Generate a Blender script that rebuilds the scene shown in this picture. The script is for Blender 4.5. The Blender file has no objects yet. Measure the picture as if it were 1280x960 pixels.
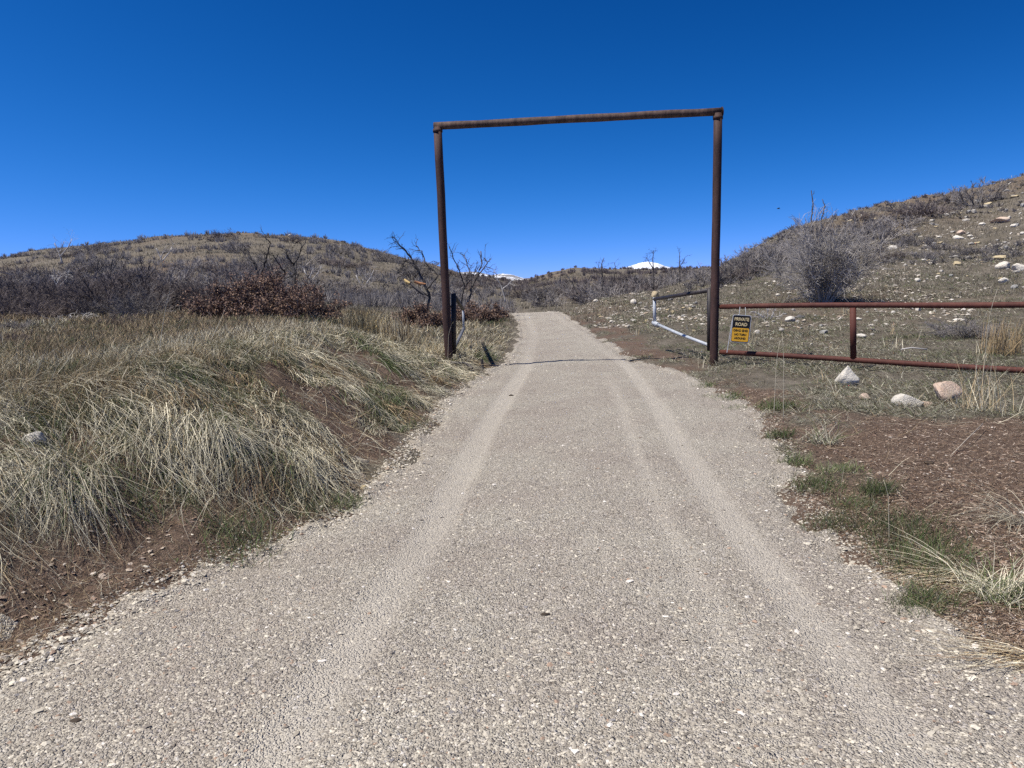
import bpy, math, random
import numpy as np
from mathutils import Matrix, Vector

C = bpy.context.scene.collection
SC = bpy.context.scene

# ------------------------------------------------------------------ camera, sky, sun, exposure
FPX, PITCH, ROLL, CH = 931.0, math.radians(8.2), math.radians(1.7), 1.6
cam_d = bpy.data.cameras.new('camera'); cam = bpy.data.objects.new('camera', cam_d); C.objects.link(cam)
cam_d.sensor_width = 36.0; cam_d.lens = 36.0 * FPX / 1280.0
cam_d.clip_start = 0.05; cam_d.clip_end = 20000
cam.matrix_world = Matrix.Translation((0, 0, CH)) @ Matrix.Rotation(math.pi / 2 - PITCH, 4, 'X') @ Matrix.Rotation(-ROLL, 4, 'Z')
SC.camera = cam

SKYFIT = [(5.0, 2600), (2.14, 6.72), (1.78, 3.55)]
SUN = Vector((-2.1, -0.85, 4.15)).normalized()
world = bpy.data.worlds.new('World'); SC.world = world; world.use_nodes = True
wn = world.node_tree.nodes; wl = world.node_tree.links
bg = wn['Background']; sky = wn.new('ShaderNodeTexSky'); sky.sky_type = 'NISHITA'
sky.sun_disc = False; sky.sun_elevation = math.asin(SUN.z); sky.sun_rotation = math.atan2(SUN.x, SUN.y)
sky.altitude = 5000; sky.air_density = 1.0; sky.dust_density = 0.0; sky.ozone_density = 3.0
# deep mountain-spring blue: per-channel response on the sky's own radiance
_tc = wn.new('ShaderNodeTexCoord'); _va = wn.new('ShaderNodeVectorMath'); _va.operation = 'ADD'; _va.inputs[1].default_value = (0, 0, .16)
_nm = wn.new('ShaderNodeVectorMath'); _nm.operation = 'NORMALIZE'
wl.new(_tc.outputs['Generated'], _va.inputs[0]); wl.new(_va.outputs[0], _nm.inputs[0]); wl.new(_nm.outputs[0], sky.inputs[0])
_sep = wn.new('ShaderNodeSeparateColor'); _cmb = wn.new('ShaderNodeCombineColor'); wl.new(sky.outputs[0], _sep.inputs[0])
for _k, (_g, _a) in enumerate(SKYFIT):
    _m = wn.new('ShaderNodeMath'); _m.operation = 'MULTIPLY'; _m.inputs[1].default_value = .1; wl.new(_sep.outputs[_k], _m.inputs[0])
    _p = wn.new('ShaderNodeMath'); _p.operation = 'POWER'; _p.inputs[1].default_value = _g; wl.new(_m.outputs[0], _p.inputs[0])
    _q = wn.new('ShaderNodeMath'); _q.operation = 'MULTIPLY_ADD'; _q.inputs[1].default_value = _a * 10; _q.inputs[2].default_value = .004 if _k == 0 else 0
    wl.new(_p.outputs[0], _q.inputs[0]); wl.new(_q.outputs[0], _cmb.inputs[_k])
wl.new(_cmb.outputs[0], bg.inputs['Color'])
bg.inputs['Strength'].default_value = 0.1
sun_d = bpy.data.lights.new('sun', 'SUN'); sun_d.energy = 4.8; sun_d.angle = math.radians(0.53); sun_d.color = (1.0, 0.955, 0.89)
sun = bpy.data.objects.new('sun', sun_d); C.objects.link(sun)
sun.rotation_euler = SUN.to_track_quat('Z', 'Y').to_euler()
SC.view_settings.view_transform = 'Standard'; SC.view_settings.look = 'None'
SC.view_settings.exposure = 0.35; SC.view_settings.gamma = 1.0
SC.cycles.use_denoising = False
SC.cycles.max_bounces = 5; SC.cycles.diffuse_bounces = 3

# ------------------------------------------------------------------ noise
def _hash(ix, iy, s):
    n = (ix.astype(np.int64) * 374761393 + iy.astype(np.int64) * 668265263 + s * 1274126177) & 0x7fffffff
    n = ((n ^ (n >> 13)) * 1274126177) & 0x7fffffff
    return ((n ^ (n >> 16)) & 0xffff) / 65535.0
def vnoise(x, y, s=0):
    x = np.asarray(x, float); y = np.asarray(y, float)
    ix = np.floor(x); iy = np.floor(y); fx = x - ix; fy = y - iy
    fx = fx * fx * (3 - 2 * fx); fy = fy * fy * (3 - 2 * fy)
    a = _hash(ix, iy, s); b = _hash(ix + 1, iy, s); c = _hash(ix, iy + 1, s); d = _hash(ix + 1, iy + 1, s)
    return (a * (1 - fx) + b * fx) * (1 - fy) + (c * (1 - fx) + d * fx) * fy
def fbm(x, y, s=0, o=3):
    v = 0; a = .5; t = 0
    for k in range(o):
        v = v + a * vnoise(x * 2 ** k + 17.3 * k, y * 2 ** k - 9.1 * k, s + k); t += a; a *= .5
    return v / t
def S(t):
    t = np.clip(t, 0, 1); return t * t * (3 - 2 * t)

# ------------------------------------------------------------------ terrain
LY = [-30, -2, 1.5, 2.4, 2.84, 3.35, 3.72, 4.19, 5.04, 5.87, 7.5, 9.79, 12.34, 13.7, 17.8, 24, 34, 60]
LX = [-30, -12, -3.2, -2.45, -2.2, -2.05, -1.9, -1.62, -1.15, -1.03, -.95, -.85, -.45, -.1, .2, .27, .3, -3.5]
RY = [-30, -2, 2.0, 2.68, 3.0, 3.4, 4.16, 4.93, 5.99, 8.06, 9.5, 10.95, 13.77, 20.84, 32.8, 60]
RX = [12, 5.5, 2.2, 1.98, 1.9, 1.88, 1.93, 1.97, 2.26, 2.72, 2.78, 2.70, 2.28, 2.26, 2.2, -1.6]
def _sm(Y, X):
    g = np.linspace(-30, 60, 1801); v = np.interp(g, Y, X); k = np.hanning(23); k /= k.sum()
    p = np.pad(v, 11, mode='edge'); return g, np.convolve(p, k, 'valid')
_GL = _sm(LY, LX); _GR = _sm(RY, RX)
def xl(y): return np.interp(y, *_GL)
def xr(y): return np.interp(y, *_GR)
def dl(x, y):
    s = (xl(y + .1) - xl(y - .1)) / .2; return (xl(y) - x) / np.sqrt(1 + s * s)
def dr(x, y):
    s = (xr(y + .1) - xr(y - .1)) / .2; return (x - xr(y)) / np.sqrt(1 + s * s)

EX = [-700, -200, 0, 60, 150, 230, 330, 400, 450, 500, 540, 560, 600, 655, 680, 720, 760, 860, 1000, 2000]
EE = [22, 30, 38, 47, 54, 60, 61, 54, 43, 30, 18, 11, 1, -7, 1, 9, 5.5, 3, 3, 3]
DX = [560, 680]; DD = [140, 260]
QX = [660, 701, 742, 823, 863, 888, 920, 955, 980, 1060, 1120, 1200, 1240, 1280, 1400, 1700, 2400]
QE = [-46, -38, -30, -20, -10, -3, 14, 34, 45, 64, 79, 90, 99, 105, 120, 130, 130]
QD = [33, 33, 34, 36, 38, 39, 41, 45, 48, 55, 58, 62, 62, 60, 58, 55, 50]
def H(x, y, detail=True):
    x = np.asarray(x, float); y = np.asarray(y, float)
    yy = np.maximum(y, 2.0); X = 640 + FPX * x / yy
    r = np.hypot(x, y)
    base = -0.5 * S((y - 31) / 13)
    # left bank and plateau
    a = dl(x, y); w = np.interp(y, [0, 8, 11, 16, 40], [1.5, 2.0, 2.2, 6, 14])
    hb = np.interp(y, [0, 3, 9, 14, 22, 33, 60], [.55, .78, .78, .72, .7, .6, .2])
    lp = hb * S(a / w + .0) + .05 * S(a / .5) * (y < 30)
    # right verge
    b = dr(x, y); rp = .03 * S(b / 2.2) * S((34 - y) / 10) + .03 * S(b / .3) * S((34 - y) / 10)
    # far hills
    e = np.interp(X, EX, EE); D = np.interp(X, DX, DD)
    zc = CH + e * D / FPX
    t = (y - 26) / (D - 26)
    A = base + lp + (zc - base - lp) * np.where(t > 0, S(t) * .55 + .45 * np.clip(t, 0, 1) ** 1.3, 0)
    A = np.where(y > D, zc - np.minimum((y - D) ** 1.3 * .012, 14 + 0 * y), A)
    # right hillside
    eR = np.interp(X, QX, QE); dR = np.interp(X, QX, QD); zR = CH + eR * dR / FPX
    t = (y - 15) / (dR - 15)
    R = np.where(t > 0, zR * (np.clip(t, 0, 1) ** 1.45), 0) + rp
    R = np.where(y > dR, zR - (y - dR) * .10 - np.clip(y - dR, 0, 30) ** 2 * .004, R)
    wr = S((X - 655) / 50) * S((y - 14) / 6)
    R = np.maximum(R, -6)
    wr = wr * np.where(y < 46, S(b / 2.4), 1.)
    k = .35; h = np.clip(.5 + .5 * (R - A) / k, 0, 1)
    M = A * (1 - h) + R * h + k * h * (1 - h)
    z = A + (M - A) * wr + rp * (1 - wr)
    inroad = S(np.minimum(-a, -b) / .12)
    if detail:
        off = 1 - S(np.minimum(-a, -b) / .3 + 1)
        z = z + (fbm(x * 1.7, y * 1.7, 3) - .5) * np.where(b > 0, .09, .16 + .16 * S(a / .5) * S((2.8 - a) / 1.0)) * off * S((60 - r) / 40)
        z = z + (fbm(x * 7, y * 7, 5) - .5) * .05 * off * S((25 - r) / 10)
        z = z + (fbm(x * .16, y * .16, 8) - .5) * np.clip((y - 24) / 60, 0, 1) * 1.3
        z = z + (fbm(x * .6, y * .6, 9) - .5) * np.clip((y - 18) / 40, 0, 1) * .35 * S(b / 2 + .2 + S(a / 2))
    z = z - .035 * inroad
    far = S((r - 380) / 200)
    z = z * (1 - far) + (-14) * far
    return z

def ray(px, py):
    a = px - 640.; b = 480. - py; c, s = math.cos(ROLL), math.sin(ROLL)
    X = a * c + b * s; U = -a * s + b * c
    return np.array([X, FPX * math.cos(PITCH) + U * math.sin(PITCH), U * math.cos(PITCH) - FPX * math.sin(PITCH)])
def at(px, py, Y):
    d = ray(px, py); p = d * (Y / d[1]); return (float(p[0]), Y, float(p[2] + CH))
_T = np.geomspace(1.2, 380, 5000)
def ground(px, py, Y=None):
    d = ray(px, py)
    if Y is None:
        P = d[None, :] / d[1] * _T[:, None]; z = P[:, 2] + CH; h = H(P[:, 0], P[:, 1])
        i = np.argmax(z < h); Y = _T[i] if z[i] < h[i] else 60.
    x = float(d[0] / d[1] * Y); return (x, float(Y), float(H(x, Y)))

# ------------------------------------------------------------------ mesh helpers
def mesh_np(name, V, Fc, cols=None, smooth=False, attrs=None):
    V = np.ascontiguousarray(V, dtype=np.float32); Fc = np.asarray(Fc, dtype=np.int32)
    m = bpy.data.meshes.new(name); n, k = Fc.shape
    m.vertices.add(len(V)); m.vertices.foreach_set('co', V.ravel())
    m.loops.add(n * k); m.loops.foreach_set('vertex_index', Fc.ravel())
    m.polygons.add(n); m.polygons.foreach_set('loop_start', np.arange(0, n * k, k, dtype=np.int32))
    m.polygons.foreach_set('use_smooth', np.full(n, smooth))
    m.update(calc_edges=True)
    if cols is not None:
        at_ = m.attributes.new('col', 'FLOAT_COLOR', 'POINT')
        c = np.ones((len(V), 4), np.float32); c[:, :3] = cols; at_.data.foreach_set('color', c.ravel())
    for nm, v in (attrs or {}).items():
        q = m.attributes.new(nm, 'FLOAT', 'POINT'); q.data.foreach_set('value', np.asarray(v, np.float32).ravel())
    return m
def link(name, me, mat, parent=None, loc=None):
    o = bpy.data.objects.new(name, me); C.objects.link(o)
    if mat and not me.materials: me.materials.append(mat)
    if parent: o.parent = parent
    if loc is not None: o.location = loc
    return o
def tag(o, label=None, cat=None, group=None, kind=None):
    if label: o['label'] = label
    if cat: o['category'] = cat
    if group: o['group'] = group
    if kind: o['kind'] = kind
    return o
def empty(name, loc=(0, 0, 0)):
    o = bpy.data.objects.new(name, None); C.objects.link(o); o.location = loc; o.empty_display_size = .2; return o

def ribbons(P, W, side, col):
    """P (n,k,3) centre lines, W (n,k), side (n,3), col (n,3) or (n,k,3)"""
    n, k, _ = P.shape
    if side.ndim == 2: side = side[:, None, :]
    Lv = P - side * W[..., None] / 2; Rv = P + side * W[..., None] / 2
    V = np.stack([Lv, Rv], 2).reshape(-1, 3)
    b = (np.arange(n) * k * 2)[:, None] + (np.arange(k - 1) * 2)[None, :]
    F = np.stack([b, b + 1, b + 3, b + 2], -1).reshape(-1, 4)
    if col.ndim == 2: col = np.repeat(col[:, None, :], k, 1)
    cc = np.repeat(col[:, :, None, :], 2, 2).reshape(-1, 3)
    return V, F, cc
def merge(parts):
    V, F, Cc = [], [], []; o = 0
    for v, f, c in parts:
        V.append(v); F.append(f + o); Cc.append(c); o += len(v)
    return np.concatenate(V), np.concatenate(F), np.concatenate(Cc)

def tubes(p0, p1, r0, r1, col=None, sides=3):
    p0 = np.asarray(p0, float); p1 = np.asarray(p1, float); n = len(p0)
    d = p1 - p0; d /= np.linalg.norm(d, axis=1, keepdims=True) + 1e-9
    ref = np.where(np.abs(d[:, 2:3]) > .9, np.array([[1., 0, 0]]), np.array([[0, 0, 1.]]))
    u = np.cross(d, ref); u /= np.linalg.norm(u, axis=1, keepdims=True) + 1e-9; v = np.cross(d, u)
    a = np.arange(sides) * 2 * math.pi / sides
    ring = u[:, None, :] * np.cos(a)[None, :, None] + v[:, None, :] * np.sin(a)[None, :, None]
    A = p0[:, None, :] + ring * np.asarray(r0)[:, None, None]; B = p1[:, None, :] + ring * np.asarray(r1)[:, None, None]
    V = np.concatenate([A, B], 1).reshape(-1, 3)
    b = (np.arange(n) * 2 * sides)[:, None]; i = np.arange(sides)[None, :]; j = (i + 1) % sides
    F = np.stack([b + i, b + j, b + sides + j, b + sides + i], -1).reshape(-1, 4)
    cc = np.repeat(col, 2 * sides, 0) if col is not None else np.zeros((len(V), 3))
    return V, F, cc

def pipe(pts, r, sides=16, caps=True, jitter=0, seed=0, radii=None):
    """one closed tube along a polyline"""
    pts = [Vector(p) for p in pts]; V = []; F = []; rng = random.Random(seed)
    for i, p in enumerate(pts):
        a = pts[max(i - 1, 0)]; b = pts[min(i + 1, len(pts) - 1)]; d = (b - a).normalized()
        ref = Vector((0, 0, 1)) if abs(d.z) < .9 else Vector((1, 0, 0)); u = d.cross(ref).normalized(); v = d.cross(u)
        rr = radii[i] if radii is not None else r
        for k in range(sides):
            t = 2 * math.pi * k / sides; q = rr * (1 + rng.uniform(-jitter, jitter))
            V.append(p + u * math.cos(t) * q + v * math.sin(t) * q)
    for i in range(len(pts) - 1):
        for k in range(sides):
            j = (k + 1) % sides
            F.append((i * sides + k, i * sides + j, (i + 1) * sides + j, (i + 1) * sides + k))
    if caps:
        F.append(tuple(range(sides - 1, -1, -1))); F.append(tuple((len(pts) - 1) * sides + k for k in range(sides)))
    return V, F
def pyobj(name, VF, mat, parent=None, smooth=True):
    m = bpy.data.meshes.new(name); m.from_pydata([tuple(v) for v in VF[0]], [], VF[1]); m.update()
    for p in m.polygons: p.use_smooth = smooth and len(p.vertices) <= 4
    return link(name, m, mat, parent)
def boxvf(cx, cy, cz, sx, sy, sz):
    V = [(cx + a * sx / 2, cy + b * sy / 2, cz + c * sz / 2) for a in (-1, 1) for b in (-1, 1) for c in (-1, 1)]
    F = [(0, 1, 3, 2), (4, 6, 7, 5), (0, 4, 5, 1), (2, 3, 7, 6), (0, 2, 6, 4), (1, 5, 7, 3)]
    return V, F

# ------------------------------------------------------------------ materials
def nmat(name, rough=.9, spec=.2):
    m = bpy.data.materials.new(name); m.use_nodes = True; nt = m.node_tree
    b = nt.nodes['Principled BSDF']; b.inputs['Roughness'].default_value = rough
    b.inputs['Specular IOR Level'].default_value = spec
    return m, nt, b
def N(nt, t, **kw):
    n = nt.nodes.new(t)
    for k, v in kw.items():
        if k in n.inputs: n.inputs[k].default_value = v
        else: setattr(n, k, v)
    return n
def mixc(nt, f, a, b, mode='MIX'):
    n = nt.nodes.new('ShaderNodeMix'); n.data_type = 'RGBA'; n.blend_type = mode
    for s, v in ((0, f), (6, a), (7, b)):
        if isinstance(v, bpy.types.NodeSocket): nt.links.new(v, n.inputs[s])
        elif s == 0: n.inputs[0].default_value = v
        else: n.inputs[s].default_value = (*v, 1)
    return n.outputs[2]
def mr(nt, v, a, b, c=0., d=1.):
    n = nt.nodes.new('ShaderNodeMapRange'); nt.links.new(v, n.inputs[0])
    for i, q in enumerate((a, b, c, d)): n.inputs[i + 1].default_value = q
    return n.outputs[0]
def noise(nt, scale, detail=4, rough=.6, co=None):
    n = N(nt, 'ShaderNodeTexNoise', Scale=scale, Detail=detail, Roughness=rough)
    if co is None:
        co = nt.nodes.new('ShaderNodeTexCoord').outputs['Object']
    nt.links.new(co, n.inputs['Vector']); return n.outputs['Fac']
def bump(nt, h, b, dist, strength=1.):
    n = N(nt, 'ShaderNodeBump', Strength=strength, Distance=dist); nt.links.new(h, n.inputs['Height'])
    nt.links.new(n.outputs[0], b.inputs['Normal']); return n

def veg_mat(name, rough=.8, var=.25, trans=0.0):
    m, nt, b = nmat(name, rough, .15)
    a = N(nt, 'ShaderNodeAttribute', attribute_name='col')
    nt.links.new(a.outputs['Color'], b.inputs['Base Color'])
    return m
M_grass = veg_mat('dry_grass_blades', .65)
M_pebble = veg_mat('pebble_stone', .85)

def wood_mat(name, c1, c2, scale=3):
    m, nt, b = nmat(name, .9, .1)
    oi = nt.nodes.new('ShaderNodeObjectInfo')
    f = noise(nt, scale, 3)
    c = mixc(nt, mr(nt, f, .35, .65), c1, c2)
    c = mixc(nt, .35, c, mixc(nt, oi.outputs['Random'], tuple(x * .55 for x in c1), tuple(min(1, x * 1.35) for x in c2)))
    nt.links.new(c, b.inputs['Base Color']); return m
M_twig = wood_mat('grey_scrub_bark', (.135, .12, .11), (.33, .30, .275), 2)
M_twig2 = wood_mat('mauve_scrub_bark', (.085, .07, .064), (.21, .175, .16), 2)
M_pale = wood_mat('bleached_branches', (.30, .28, .26), (.55, .52, .48), 3)
M_char = wood_mat('charred_bark', (.025, .022, .02), (.14, .125, .115), 5)
M_leafb = veg_mat('withered_leaf', .7)

def rust_mat(name, c1, c2, c3, rough=.75):
    m, nt, b = nmat(name, rough, .35)
    tc = nt.nodes.new('ShaderNodeTexCoord').outputs['Object']
    mp = N(nt, 'ShaderNodeMapping'); mp.inputs['Scale'].default_value = (6, 6, 1.2); nt.links.new(tc, mp.inputs[0])
    f1 = noise(nt, 2.0, 6, .65, mp.outputs[0]); f2 = noise(nt, 38, 5, .7, tc); f3 = noise(nt, 1.1, 3, .5, tc)
    c = mixc(nt, mr(nt, f1, .38, .62), c1, c2); c = mixc(nt, mr(nt, f2, .55, .75, 0, .8), c, c3)
    c = mixc(nt, mr(nt, f3, .35, .7, 0, .35), c, tuple(x * .6 for x in c1))
    nt.links.new(c, b.inputs['Base Color']); bump(nt, f2, b, .004, .6); return m
M_rust = rust_mat('brown_rusted_steel', (.038, .019, .015), (.078, .038, .029), (.14, .085, .065))
M_rustb = rust_mat('weathered_beam_steel', (.055, .032, .024), (.14, .088, .064), (.032, .022, .018))
M_red = rust_mat('red_rusted_rail', (.075, .022, .014), (.115, .037, .024), (.05, .020, .015))
M_black = rust_mat('dark_gate_paint', (.018, .016, .016), (.045, .036, .034), (.11, .065, .05), .55)
M_silver = rust_mat('galvanised_paint', (.40, .43, .46), (.54, .56, .57), (.24, .23, .22), .5)

def plain(name, c, rough=.6, spec=.3, vary=.12):
    m, nt, b = nmat(name, rough, spec)
    f = noise(nt, 14, 4); nt.links.new(mixc(nt, mr(nt, f, .3, .7), tuple(x * (1 - vary) for x in c), c), b.inputs['Base Color']); return m

# ground
M_ground, nt, b = nmat('scrub_hillside_soil', .95, .1)
tc = nt.nodes.new('ShaderNodeTexCoord').outputs['Object']
dirt = N(nt, 'ShaderNodeAttribute', attribute_name='dirt').outputs['Fac']
n1 = noise(nt, .35, 6, .7, tc); n2 = noise(nt, 3.2, 6, .7, tc); n3 = noise(nt, 26, 5, .7, tc); n4 = noise(nt, .05, 4, .6, tc); n5 = noise(nt, 90, 3, .6, tc)
soil = mixc(nt, mr(nt, n1, .38, .62), (.14, .12, .09), (.215, .185, .145))
soil = mixc(nt, mr(nt, n2, .40, .62), soil, (.105, .092, .068))
soil = mixc(nt, mr(nt, n4, .5, .7, 0, .5), soil, (.17, .105, .065))
soil = mixc(nt, mr(nt, n3, .54, .66, 0, .55), soil, (.37, .31, .23))
dcol = mixc(nt, mr(nt, n2, .35, .65), (.155, .103, .073), (.26, .185, .135))
dcol = mixc(nt, mr(nt, n3, .35, .62, 0, .75), dcol, (.060, .042, .031))
dcol = mixc(nt, mr(nt, n5, .58, .70, 0, .7), dcol, (.42, .34, .26))
nt.links.new(mixc(nt, dirt, soil, dcol), b.inputs['Base Color'])
ad = N(nt, 'ShaderNodeMath', operation='ADD'); nt.links.new(n3, ad.inputs[0]); nt.links.new(n5, ad.inputs[1])
bump(nt, ad.outputs[0], b, .03, .9)

# road
M_road, nt, b = nmat('crushed_gravel_road', .95, .12)
tc = nt.nodes.new('ShaderNodeTexCoord').outputs['Object']
trk = N(nt, 'ShaderNodeAttribute', attribute_name='track').outputs['Fac']
def voro(scale, rnd=1.):
    v = N(nt, 'ShaderNodeTexVoronoi', Scale=scale, Randomness=rnd); nt.links.new(tc, v.inputs['Vector']); return v
def ramp(v, stops):
    r = nt.nodes.new('ShaderNodeValToRGB'); r.color_ramp.interpolation = 'CONSTANT'; e = r.color_ramp.elements
    while len(e) < len(stops): e.new(.5)
    for q, (p, c) in zip(e, stops): q.position = p; q.color = (*c, 1)
    nt.links.new(v, r.inputs[0]); return r.outputs[0]
def sepx(c):
    s = nt.nodes.new('ShaderNodeSeparateColor'); nt.links.new(c, s.inputs[0]); return s.outputs[0]
va = voro(68); vb = voro(130); vc = voro(38)
pal = [(0, (.19, .165, .135)), (.12, (.46, .415, .335)), (.36, (.35, .31, .245)), (.50, (.55, .50, .41)), (.72, (.42, .375, .30)), (.85, (.66, .61, .53)), (.96, (.13, .12, .11))]
ca = ramp(sepx(va.outputs['Color']), pal); cb = ramp(sepx(vb.outputs['Color']), pal)
nz = noise(nt, 9, 5, .6, tc); big = noise(nt, .9, 5, .65, tc); fine = noise(nt, 240, 3, .6, tc)
col = mixc(nt, mr(nt, nz, .40, .60), ca, cb)
dust = mixc(nt, fine, (.36, .32, .25), (.56, .51, .405))
col = mixc(nt, mr(nt, noise(nt, 30, 3, .6, tc), .35, .65, .05, .5), col, dust)
lump = mr(nt, vc.outputs['Distance'], .02, .5, 0, 1)
col = mixc(nt, mr(nt, big, .38, .62, 0, .8), col, mixc(nt, 1.0, col, (.83, .79, .80), 'MULTIPLY'))
col = mixc(nt, trk, col, mixc(nt, fine, (.50, .45, .365), (.62, .56, .465)))
nt.links.new(col, b.inputs['Base Color'])
ma = N(nt, 'ShaderNodeMath', operation='MULTIPLY'); nt.links.new(va.outputs['Distance'], ma.inputs[0]); ma.inputs[1].default_value = -1
mb = N(nt, 'ShaderNodeMath', operation='SUBTRACT'); nt.links.new(ma.outputs[0], mb.inputs[0]); nt.links.new(vb.outputs['Distance'], mb.inputs[1])
bump(nt, mb.outputs[0], b, .014, .95)

# ------------------------------------------------------------------ ground sheet
rng = np.random.default_rng(7)
az = np.concatenate([np.linspace(-math.pi, -1.05, 30, endpoint=False), np.linspace(-1.05, 1.05, 470), np.linspace(1.05, math.pi, 30)[1:]])
rr = np.concatenate([[.0], np.geomspace(.4, 6000, 430)])
AA, RR = np.meshgrid(az, rr); gx = RR * np.sin(AA); gy = RR * np.cos(AA); gz = H(gx, gy)
V = np.stack([gx, gy, gz], -1).reshape(-1, 3); n_r, n_a = gx.shape
i = (np.arange(n_r - 1)[:, None] * n_a + np.arange(n_a - 1)[None, :]).ravel()
Fq = np.stack([i, i + 1, i + n_a + 1, i + n_a], -1)
def dirtmask(x, y):
    a = dl(x, y); b = dr(x, y); q = fbm(x * 1.3, y * 1.3, 21, 4)
    q = .6 * q + .4 * fbm(x * 2.1 + 5, y * 2.1, 25, 3)
    m = S((q - .44) / .08) * S((2.3 - a) / .8) * (a > -.5) * S((14 - y) / 4)             # patches on the bank
    m = np.maximum(m, S((.75 - a - (q - .5) * .6) / .3) * S((6.0 - y) / 1.0))             # bare foot of the bank
    e = ((x - 3.75) / 1.65) ** 2 + ((y - 5.55) / 1.75) ** 2
    m = np.maximum(m, S((1.15 - e + (q - .5) * 2.4) / .5) * (b > -.5))                     # bare mulch patch right
    m = np.maximum(m, S((b + .3) / .3) * S((1.0 - b + (q - .5)) / .4) * S((q - .42) / .12) * S((30 - y) / 6))
    m = np.maximum(m, S((x - 1.9) / .5) * S((4.4 - y) / .8) * S((q - .35) / .15))
    return np.clip(m, 0, 1)
gm = mesh_np('ground', V, Fq[:, ::-1], smooth=True, attrs={'dirt': dirtmask(gx, gy)})
tag(link('ground', gm, M_ground), kind='structure')

# road sheet
ty = [-6.0]
while ty[-1] < 44: ty.append(ty[-1] + max(.035, abs(ty[-1]) * .009))
ty = np.array(ty); us = np.linspace(0, 1, 200)
Yg, Ug = np.meshgrid(ty, us, indexing='ij'); L0 = xl(ty)[:, None] - .45; R0 = xr(ty)[:, None] + .45
L0 = np.maximum(L0, -9)
Xg = L0 + (R0 - L0) * Ug
a = dl(Xg, Yg); b_ = dr(Xg, Yg)
edge = np.maximum(a, b_)
nzv = (fbm(Xg * 2.2, Yg * 2.2, 31, 4) - .5) * .45 + (fbm(Xg * 11, Yg * 11, 35, 2) - .5) * .16
zr = H(Xg, Yg, False)
LT = lambda y: np.interp(y, [0, 2.4, 4.66, 8, 13, 20, 34], [-1.15, -.84, -.53, -.28, .24, .62, .75])
RT = lambda y: np.interp(y, [0, 3.35, 4.64, 6.67, 9, 12.6, 20, 34], [1.2, 1.33, 1.38, 1.52, 1.75, 1.98, 1.9, 1.75])
track = np.maximum(np.exp(-((Xg - LT(Yg)) / .125) ** 4), np.exp(-((Xg - RT(Yg)) / .11) ** 4) * .85)
Xg0 = Xg; track = np.maximum(track, .55 * np.exp(-((Xg - (RT(Yg) - .42)) / .07) ** 2) * S((13 - Yg) / 4))
track *= (.55 + .75 * fbm(Xg * 1.5, Yg * .5, 41, 3)) * (1 - .65 * S((Yg - 12) / 4))
Zg = zr + .047 - .012 * track - .11 * S((edge + .16 + nzv) / .38) + (fbm(Xg * 9, Yg * 9, 50, 3) - .5) * .016 + (fbm(Xg * 1.2, Yg * 1.2, 53) - .5) * .03
# tread bars pressed into the left and right tracks
tread = np.sin(Yg * 2 * math.pi / .075) * np.exp(-((Xg - (RT(Yg) - .42)) / .08) ** 2) * S((7 - Yg) / 2)
Zg = Zg + .005 * tread
V = np.stack([Xg, Yg, Zg], -1).reshape(-1, 3); n_r, n_a = Xg.shape
i = (np.arange(n_r - 1)[:, None] * n_a + np.arange(n_a - 1)[None, :]).ravel()
rm = mesh_np('road', V, np.stack([i, i + 1, i + n_a + 1, i + n_a], -1), smooth=True, attrs={'track': np.clip(track * .95, 0, .7)})
tag(link('road', rm, M_road), kind='structure')
def trackf(x, y):
    t = np.maximum(np.exp(-((x - LT(y)) / .125) ** 4), np.exp(-((x - RT(y)) / .11) ** 4) * .85)
    t = np.maximum(t, .55 * np.exp(-((x - (RT(y) - .42)) / .07) ** 2) * S((13 - y) / 4))
    return t * (.55 + .75 * fbm(x * 1.5, y * .5, 41, 3))
def roadz(x, y):
    a = dl(x, y); b = dr(x, y); e = np.maximum(a, b)
    z = H(x, y, False) + .045 - .012 * trackf(x, y) - .11 * S((e + .16 + (fbm(x * 2.2, y * 2.2, 31, 4) - .5) * .45 + (fbm(x * 11, y * 11, 35, 2) - .5) * .16) / .38) + (fbm(x * 9, y * 9, 50, 3) - .5) * .016 + (fbm(x * 1.2, y * 1.2, 53) - .5) * .03
    return np.maximum(z, H(x, y))

# far snow mountains
M_snow, nt, b = nmat('snow_and_rock', .7, .2)
tc = nt.nodes.new('ShaderNodeTexCoord').outputs['Object']
f = noise(nt, .02, 6, .7, tc); nt.links.new(mixc(nt, mr(nt, f, .52, .60), (.82, .84, .88), (.55, .57, .62)), b.inputs['Base Color'])
M_snow2, nt, b = nmat('patchy_snow_and_rock', .8, .2)
tc = nt.nodes.new('ShaderNodeTexCoord').outputs['Object']
f = noise(nt, .011, 6, .7, tc); nt.links.new(mixc(nt, mr(nt, f, .47, .52), (.78, .80, .84), (.20, .19, .18)), b.inputs['Base Color'])
def mountain(pts, Y, depth, mat):
    """ridge through skyline pixels at distance Y, falling to both sides"""
    top = [at(px, py, Y) for px, py in pts]; X = np.interp(np.linspace(0, len(top) - 1, 60), range(len(top)), [p[0] for p in top])
    Z = np.interp(np.linspace(0, len(top) - 1, 60), range(len(top)), [p[2] for p in top]) + (np.random.default_rng(3).random(60) - .5) * 1.5
    rows = np.linspace(-1, 1, 21); V = []
    for s in rows:
        for x, z in zip(X, Z):
            V.append((x * (1 + s * depth / Y), Y + s * depth, z - (z + 40) * abs(s) ** .9 + (float(vnoise(x * .02, s * 9, 4)) - .5) * 12 * (abs(s) > .01)))
    n = len(X); i = (np.arange(20)[:, None] * n + np.arange(n - 1)[None, :]).ravel()
    o = link('mountain', mesh_np('mountain', np.array(V), np.stack([i, i + 1, i + n + 1, i + n], -1), smooth=True), mat); tag(o, kind='structure')
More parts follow.
